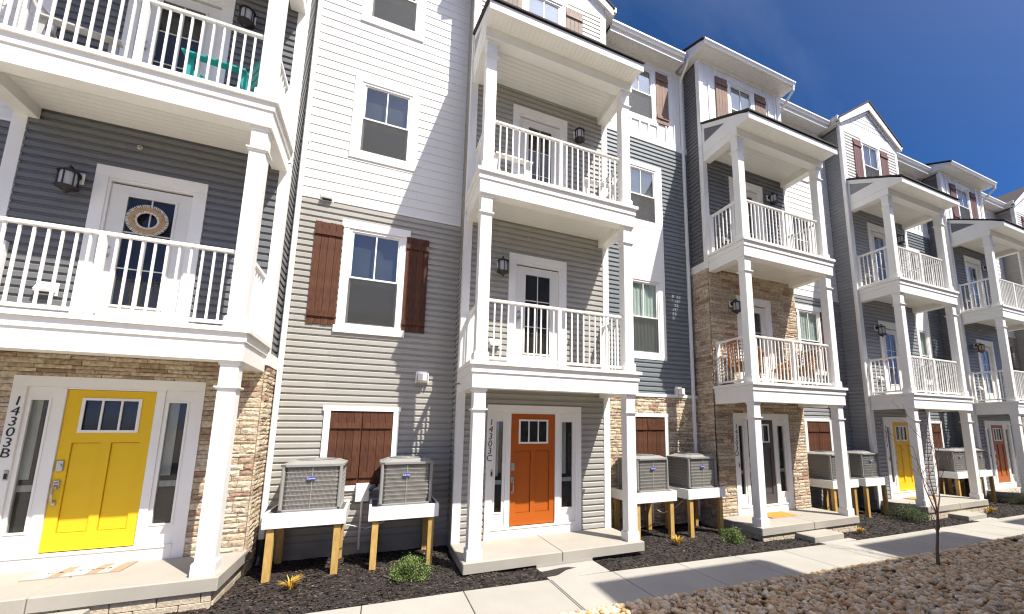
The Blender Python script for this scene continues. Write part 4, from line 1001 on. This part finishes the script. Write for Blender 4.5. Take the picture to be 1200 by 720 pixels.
# ------------------------------------------------------------------ river rock
def ico():
    t = (1 + 5 ** .5) / 2; vs = [Vector(p).normalized() for p in [(-1, t, 0), (1, t, 0), (-1, -t, 0), (1, -t, 0), (0, -1, t), (0, 1, t), (0, -1, -t), (0, 1, -t), (t, 0, -1), (t, 0, 1), (-t, 0, -1), (-t, 0, 1)]]
    fs = [(0, 11, 5), (0, 5, 1), (0, 1, 7), (0, 7, 10), (0, 10, 11), (1, 5, 9), (5, 11, 4), (11, 10, 2), (10, 7, 6), (7, 1, 8), (3, 9, 4), (3, 4, 2), (3, 2, 6), (3, 6, 8), (3, 8, 9), (4, 9, 5), (2, 4, 11), (6, 2, 10), (8, 6, 7), (9, 8, 1)]
    mid = {}; nf = []
    def m(a, b):
        k = (min(a, b), max(a, b))
        if k not in mid: vs.append(((vs[a] + vs[b]) / 2).normalized()); mid[k] = len(vs) - 1
        return mid[k]
    for a, b, c in fs:
        x, y, z = m(a, b), m(b, c), m(c, a); nf += [(a, x, z), (b, y, x), (c, z, y), (x, y, z)]
    return vs, nf
IV, IF = ico()
RV = []
for k in range(8):
    off = Vector((k * 7.3, k * 3.1, 0)); RV.append([p * (1 + .36 * noise.noise(p * 1.1 + off) + .17 * noise.noise(p * 2.4 + off)) for p in IV])
RVM = []
for k in range(8): b = MB(); b.add(RV[k], IF); RVM.append(b.mesh('river_rock', 'rock', True))
rocks = []
def rock_z(x, y): return gz(x) - .05 + .05 * max(0, min(1, (-y - 2) / 1.5))
def try_rocks(n, x0, x1, y0, y1, s0, s1, lift):
    for _ in range(n):
        y = R.uniform(y0, y1); x = R.uniform(x0, x1); s = R.uniform(s0, s1) * (1 if R.random() > .10 else 1.45)
        if y > Y_ROCK - s * .75 + .03: continue
        rocks.append((x, y, rock_z(x, y) + lift * R.random() + .01, s, R.uniform(.55, .85), R.uniform(.6, .95), R.uniform(0, 6.283), R.uniform(-.35, .35), R.randrange(8)))
try_rocks(13500, .0, 11, -4.4, Y_ROCK, .020, .052, .06)
try_rocks(6500, 11, 26, -6.0, Y_ROCK, .028, .062, .06)
for i in range(520):  # row along the walk edge
    x = R.uniform(0, 16); s = R.uniform(.025, .06); rocks.append((x, Y_ROCK - s * .8 + .02, gz(x) - .01 + R.uniform(0, .03), s, R.uniform(.55, .8), R.uniform(.6, .95), R.uniform(0, 6.283), 0, R.randrange(8)))
def rkey(t):
    d = Vector(t[:3]) - CAM_POS; w_ = d.dot(CF)
    px_ = 666.386 + 487.636 * d.dot(CR) / w_; py_ = 428.842 - 487.636 * d.dot(CU) / w_
    vis = -10 < px_ < 1210 and py_ < 725
    return (t[3] / w_ if vis else 0) * (1 + t[2] * 0)
rocks.sort(key=rkey, reverse=True)
v = []; f = []
for i, (x, y, z, s, a, b_, rz, tl, k) in enumerate(rocks):
    if i < 300:
        o = link('river_rock', RVM[k], rock_bed, (x, y, z), 0, (s, s * b_, s * a)); o.rotation_euler = (tl, tl * .5, rz)
    else:
        c_, s_ = math.cos(rz), math.sin(rz); n = len(v)
        for p in RV[k]:
            X_, Y_, Z_ = p.x * s, p.y * s * b_, p.z * s * a
            Z_ += tl * Y_; v.append((x + X_ * c_ - Y_ * s_, y + X_ * s_ + Y_ * c_, z + Z_))
        f += [(n + q[0], n + q[1], n + q[2]) for q in IF]
b = MB(); b.add(v, f); b.obj('river_rocks', 'rock', rock_bed, smooth=True, kind='stuff')

# ------------------------------------------------------------------ plants
def shrub(x, y, r, hgt, label, m='leaf', n=1500, seed=1, droop=0):
    rr = random.Random(seed); s = thing('shrub', label, 'shrub', (x, y, gz(x)), 0, 'small shrubs in the mulch bed')
    st = MB()
    for i in range(14):
        t = rr.uniform(0, 6.28); q = rr.uniform(.3, .85); st.tube([(0, 0, -.02), (r * .3 * math.cos(t), r * .3 * math.sin(t), hgt * .4), (r * q * math.cos(t), r * q * math.sin(t), hgt * rr.uniform(.55, .9))], [.008, .006, .003], 4)
    st.obj('stem', 'twig', s)
    b = MB(); v = []; f = []
    cl = [(Vector((rr.gauss(0, .5), rr.gauss(0, .5), rr.uniform(.1, .95)))) for _ in range(26)]
    cl = [Vector((c.x * r / max(1, math.hypot(c.x, c.y)), c.y * r / max(1, math.hypot(c.x, c.y)), c.z * hgt * math.sqrt(max(.15, 1 - .7 * min(1, (c.x ** 2 + c.y ** 2)))))) for c in cl]
    for i in range(n):
        c = rr.choice(cl); p = c + Vector((rr.gauss(0, 1), rr.gauss(0, 1), rr.gauss(0, .8))) * r * .2
        if p.z < .015: p.z = rr.uniform(.015, .06)
        d = Vector((rr.gauss(0, 1), rr.gauss(0, 1), rr.gauss(.5, .8))).normalized(); L = rr.uniform(.014, .028); a = d.orthogonal().normalized(); a.rotate(Matrix.Rotation(rr.uniform(0, 6.28), 3, d)); w = a * L * .38; k = len(v); up = d.cross(a).normalized() * L * .12
        v += [p, p + d * L * .5 + w + up, p + d * L, p + d * L * .5 - w + up]; f += [(k, k + 1, k + 2), (k, k + 2, k + 3)]
    b.add(v, f); b.obj('foliage', m, s, kind='stuff'); return s
shrub(-.76, .17, .24, .27, 'round green shrub in front of the air conditioner left of the orange door', 'leaf', 3600, 3)
shrub(5.44, .18, .21, .26, 'green shrub beside the stone base of the charcoal door porch', 'leaf', 3200, 5)
shrub(11.75, .2, .36, .36, 'low dark green spreading shrub beside the second yellow door porch', 'leafd', 4500, 7)
shrub(18.2, .3, .38, .38, 'far dark green shrub near the right edge below the rust red door', 'leafd', 1800, 9)
def tuft(x, y, r, h, label, seed, n=70):
    rr = random.Random(seed); b = MB(); v = []; f = []
    for i in range(n):
        t = rr.uniform(0, 6.283); sp = rr.random() ** .7 * r; L = h * rr.uniform(.6, 1.1); w = .004 + .003 * rr.random(); bx_, by_ = .03 * math.cos(t) * rr.random(), .03 * math.sin(t) * rr.random(); k = len(v)
        ex, ey = bx_ + sp * math.cos(t), by_ + sp * math.sin(t); nx, ny = -math.sin(t) * w, math.cos(t) * w
        mx_, my_ = (bx_ + ex) / 2 * .8, (by_ + ey) / 2 * .8
        v += [(bx_ - nx, by_ - ny, 0), (bx_ + nx, by_ + ny, 0), (mx_ + nx, my_ + ny, L * .65), (mx_ - nx, my_ - ny, L * .65), (ex, ey, L * rr.uniform(.75, 1))]
        f += [(k, k + 1, k + 2, k + 3), (k + 3, k + 2, k + 4)]
    b.add(v, f); o = b.obj('grass_tuft', 'grassy', None, (x, y, gz(x) - .01)); tag(o, label, 'ornamental grass', 'golden grass tufts in the mulch'); return o
tuft(-2.24, .33, .17, .17, 'yellow grass tuft in front of the leftmost air conditioner stand', 1)
tuft(4.2, .35, .16, .19, 'yellow grass tuft below the two air conditioners beside the orange door porch', 2)
tuft(8.95, -.2, .14, .15, 'orange yellow grass tuft beyond the charcoal door porch', 3)
tuft(15.2, -.1, .22, .2, 'faded orange grass tuft between the sapling and the rust red door', 4)
# bare sapling
sp = thing('sapling', 'bare young tree with thin reddish twigs rising from the river rocks', 'tree', (7.61, -2.3, gz(7.6) - .08)); sp.scale = (1.13, 1.13, 1.13)
rr = random.Random(4)
tr = MB(); tr.tube([(0, 0, 0), (.03, 0, .3), (.10, 0, .55), (.17, 0, .84)], [.026, .021, .019, .017], 8); tr.obj('trunk', 'bark', sp)
br = MB()
def limb(p, d, L, r, depth):
    pts = [Vector(p)]; d = Vector(d).normalized()
    n = 5
    for i in range(n): d = (d + Vector((rr.gauss(0, .10), rr.gauss(0, .10), .10 + rr.gauss(0, .05)))).normalized(); pts.append(pts[-1] + d * L / n)
    br.tube(pts, [r * (1 - .75 * i / n) for i in range(n + 1)], 5)
    if depth > 0:
        for i in range(2, n + 1):
            if rr.random() < .9:
                e = (d + Vector((rr.gauss(0, .7), rr.gauss(0, .7), rr.uniform(.0, .5)))).normalized(); limb(pts[i], e, L * rr.uniform(.28, .55), max(.0028, r * .42), depth - 1)
for p, d, L, r in (((.17, 0, .83), (.06, .05, 1), 1.35, .012), ((.17, 0, .83), (.42, -.1, 1), 1.2, .012), ((.16, 0, .8), (.2, .3, 1), 1.1, .012), ((.10, 0, .55), (.62, -.1, .6), .42, .010), ((.1, 0, .55), (-.45, .1, .7), .35, .008), ((.17, 0, .84), (-.35, -.2, .9), .7, .010)): limb(p, d, L, r, 2)
br.obj('branches', 'budbark', sp)

# ------------------------------------------------------------------ balcony furniture, mats, wreath
def adirondack(x, y, z, rotz, m, label):
    c = thing('adirondack_chair', label, 'chair', (x, y, z), rotz, 'slatted armchairs on the balconies')
    # faces +x: seat slopes up towards the front
    s = MB()
    for i in range(6): 
        t = i / 5; xx = -.22 + .48 * t; zz = .22 + .14 * t; s.bar((xx, -.26, zz), (xx, .26, zz), .075, .022, (-.28, 0, 1))
    s.obj('seat', m, c)
    b = MB()
    for i in range(6):
        yy = -.23 + i * .092; top = .98 - .03 * abs(i - 2.5) ** 1.5; b.bar((-.2, yy, .2), (-.2 - .42 * (top - .2) / .78 * .85, yy * 1.08, top), .078, .02, (1, 0, .4))
    b.bar((-.3, -.28, .45), (-.3, .28, .45), .07, .03); b.obj('backrest', m, c)
    for sg in (-1, 1):
        a = MB(); a.bar((-.38, sg * .33, .56), (.36, sg * .33, .60), .13, .024); a.obj('armrest', m, c)
        l = MB(); l.bar((.28, sg * .30, 0), (.28, sg * .30, .585), .03, .09, (1, 0, 0)); l.obj('leg', m, c)
        l = MB(); l.bar((.3, sg * .27, .36), (-.5, sg * .27, .04), .03, .1); l.bar((-.34, sg * .33, .55), (-.4, sg * .3, .12), .03, .07, (1, 0, 0)); l.obj('leg', m, c)
    return c
xb, zb_ = -UNIT, .203
adirondack(xb + 2.28, .66, zb_ + 6.517, math.pi, 'teal', 'teal slatted armchair on the upper left balcony')
adirondack(xb + .78, .78, zb_ + 6.517, 0.2, 'greychair', 'grey slatted armchair at the left end of the upper left balcony')
adirondack(.66, .68, 6.517, .1, 'whitechair', 'white slatted armchair at the left end of the balcony under the big gable')
adirondack(2.55, .70, 6.517, math.pi - .1, 'whitechair', 'white slatted armchair at the right end of the balcony under the big gable')

def wicker_chair(x, y, z, rotz, label):
    c = thing('wicker_chair', label, 'chair', (x, y, z), rotz, 'brown wicker chairs on the stone balcony'); c.scale = (1.15, 1.15, 1.12)
    s = MB(); s.lathe([(.29, .33), (.31, .36), (.31, .40), (.27, .43)], (0, 0, 0), 18); s.obj('seat', 'wicker', c)
    s = MB(); s.lathe([(.25, .431), (.27, .45), (.26, .50), (.2, .52)], (.02, 0, 0), 16); s.obj('cushion', 'cushion', c)
    # barrel back woven from canes and rings
    b = MB(); n = 26
    for k in range(n + 1):
        t = math.pi * .42 + math.pi * 1.16 * k / n; hh = .92 - .30 * (abs(k - n / 2) / (n / 2)) ** 2
        b.tube([(.31 * math.cos(t), .31 * math.sin(t), .38), (.34 * math.cos(t), .34 * math.sin(t), .62), (.37 * math.cos(t), .37 * math.sin(t), hh)], .011, 4)
    for j in range(7):
        pts = []
        for k in range(n + 1):
            t = math.pi * .42 + math.pi * 1.16 * k / n; hh = .92 - .30 * (abs(k - n / 2) / (n / 2)) ** 2; q = (j + 1) / 7; r_ = .31 + .06 * q; pts.append((r_ * math.cos(t), r_ * math.sin(t), .38 + (hh - .38) * q))
        b.tube(pts, .012 if j < 6 else .02, 5)
    b.obj('backrest', 'wicker', c)
    for t in (.6, 2.4, 3.9, 5.5): MB().tube([(.25 * math.cos(t), .25 * math.sin(t), .34), (.29 * math.cos(t), .29 * math.sin(t), 0)], .017, 6).obj('leg', 'wicker', c)
xd = UNIT; zd = -.032 + 3.153
wicker_chair(xd + .55, .66, zd, .15, 'brown round backed wicker chair at the left end of the stone balcony')
wicker_chair(xd + 2.5, .70, zd, math.pi - .2, 'brown round backed wicker chair at the right end of the stone balcony')
t = thing('side_table', 'small brown wicker table between the two wicker chairs', 'table', (xd + 1.62, .55, zd))
MB().lathe([(.2, .40), (.22, .41), (.22, .44), (.2, .45)], (0, 0, 0), 16).obj('tabletop', 'wicker', t)
for q in (.5, 2.07, 3.64, 5.2): MB().tube([(.15 * math.cos(q), .15 * math.sin(q), .40), (.18 * math.cos(q), .18 * math.sin(q), 0)], .016, 6).obj('leg', 'wicker', t)
k = MB(); k.lathe([(.03, 0), (.085, .02), (.105, .065), (.085, .115), (.03, .13), (.012, .16)], (0, 0, 0), 14); o = k.obj('pumpkin', 'ginger', None, (xd + 1.62, .55, zd + .45), smooth=True); tag(o, 'small orange pumpkin on the wicker table of the stone balcony', 'pumpkin')

def doormat(x0, x1, y0, y1, z, label, kind):
    m = thing('doormat', label, 'doormat', (x0, y0, z), 0, 'doormats on the porches'); w = x1 - x0; d = y1 - y0
    if kind == 'stripe':
        bx('mat_base', 'matgrey', m, 0, w, 0, d, 0, .008)
        cols = ['matcream', 'matwhite', 'mattan', 'matcream', 'matwhite', 'mattan', 'matcream', 'mattan']; n = len(cols)
        for i, c in enumerate(cols): bx('mat_stripe', c, m, w * i / n + .002, w * (i + 1) / n - .002, .004, d - .004, .0085, .013)
        for i, chx in enumerate('welcome'):
            o = link('mat_letter', text_mesh(chx, .11, .0008, 'number'), m, (w * (.2 + .1 * i), d * .45, .0142))
    else:
        bx('mat_base', 'matgrey', m, 0, w, 0, d, 0, .01); bx('mat_pile', 'matwarm', m, .02, w - .12, .03, d - .03, .0105, .022)
doormat(-4.97, -4.10, .66, 1.10, .203 + .100, 'striped pale doormat with lettering in front of the first yellow door', 'stripe')
doormat(UNIT + .95, UNIT + 1.92, .52, 1.06, -.032 + .1, 'orange coir doormat in front of the charcoal door', 'coir')
doormat(2 * UNIT + .95, 2 * UNIT + 1.85, .55, 1.05, -.028 + .1, 'orange coir doormat in front of the second yellow door', 'coir')

wr = thing('wreath', 'round straw wreath with pale fringe hanging on the left balcony door', 'wreath', (-UNIT + 1.5, W - .005, .203 + 4.86))
def torus(R0, r0, m, name, n=36, k=10, jit=0):
    b = MB(); vs = []; fs = []
    for i in range(n):
        for j in range(k):
            a = 2 * math.pi * i / n; q = 2 * math.pi * j / k; rr_ = r0 * (1 + R.uniform(-jit, jit)); vs.append(((R0 + rr_ * math.cos(q)) * math.cos(a), .6 * rr_ * math.sin(q), (R0 + rr_ * math.cos(q)) * math.sin(a)))
    for i in range(n):
        for j in range(k): fs.append((i * k + j, ((i + 1) % n) * k + j, ((i + 1) % n) * k + (j + 1) % k, i * k + (j + 1) % k))
    b.add(vs, fs); return b.obj(name, m, wr, (0, -.03, 0))
torus(.172, .036, 'straw', 'straw_ring', jit=.12)
b = MB()
for ring, s0, s1 in ((0, .20, .24), (1, .140, .112)):
    for i in range(64):
        a = 2 * math.pi * i / 64 + R.uniform(-.02, .02); b.bar((s0 * math.cos(a), -.03 + R.uniform(-.015, .01), s0 * math.sin(a)), (s1 * math.cos(a + .05), -.035, s1 * math.sin(a + .05)), .012, .006, (0, 1, 0))
b.obj('fringe', 'fringe', wr)
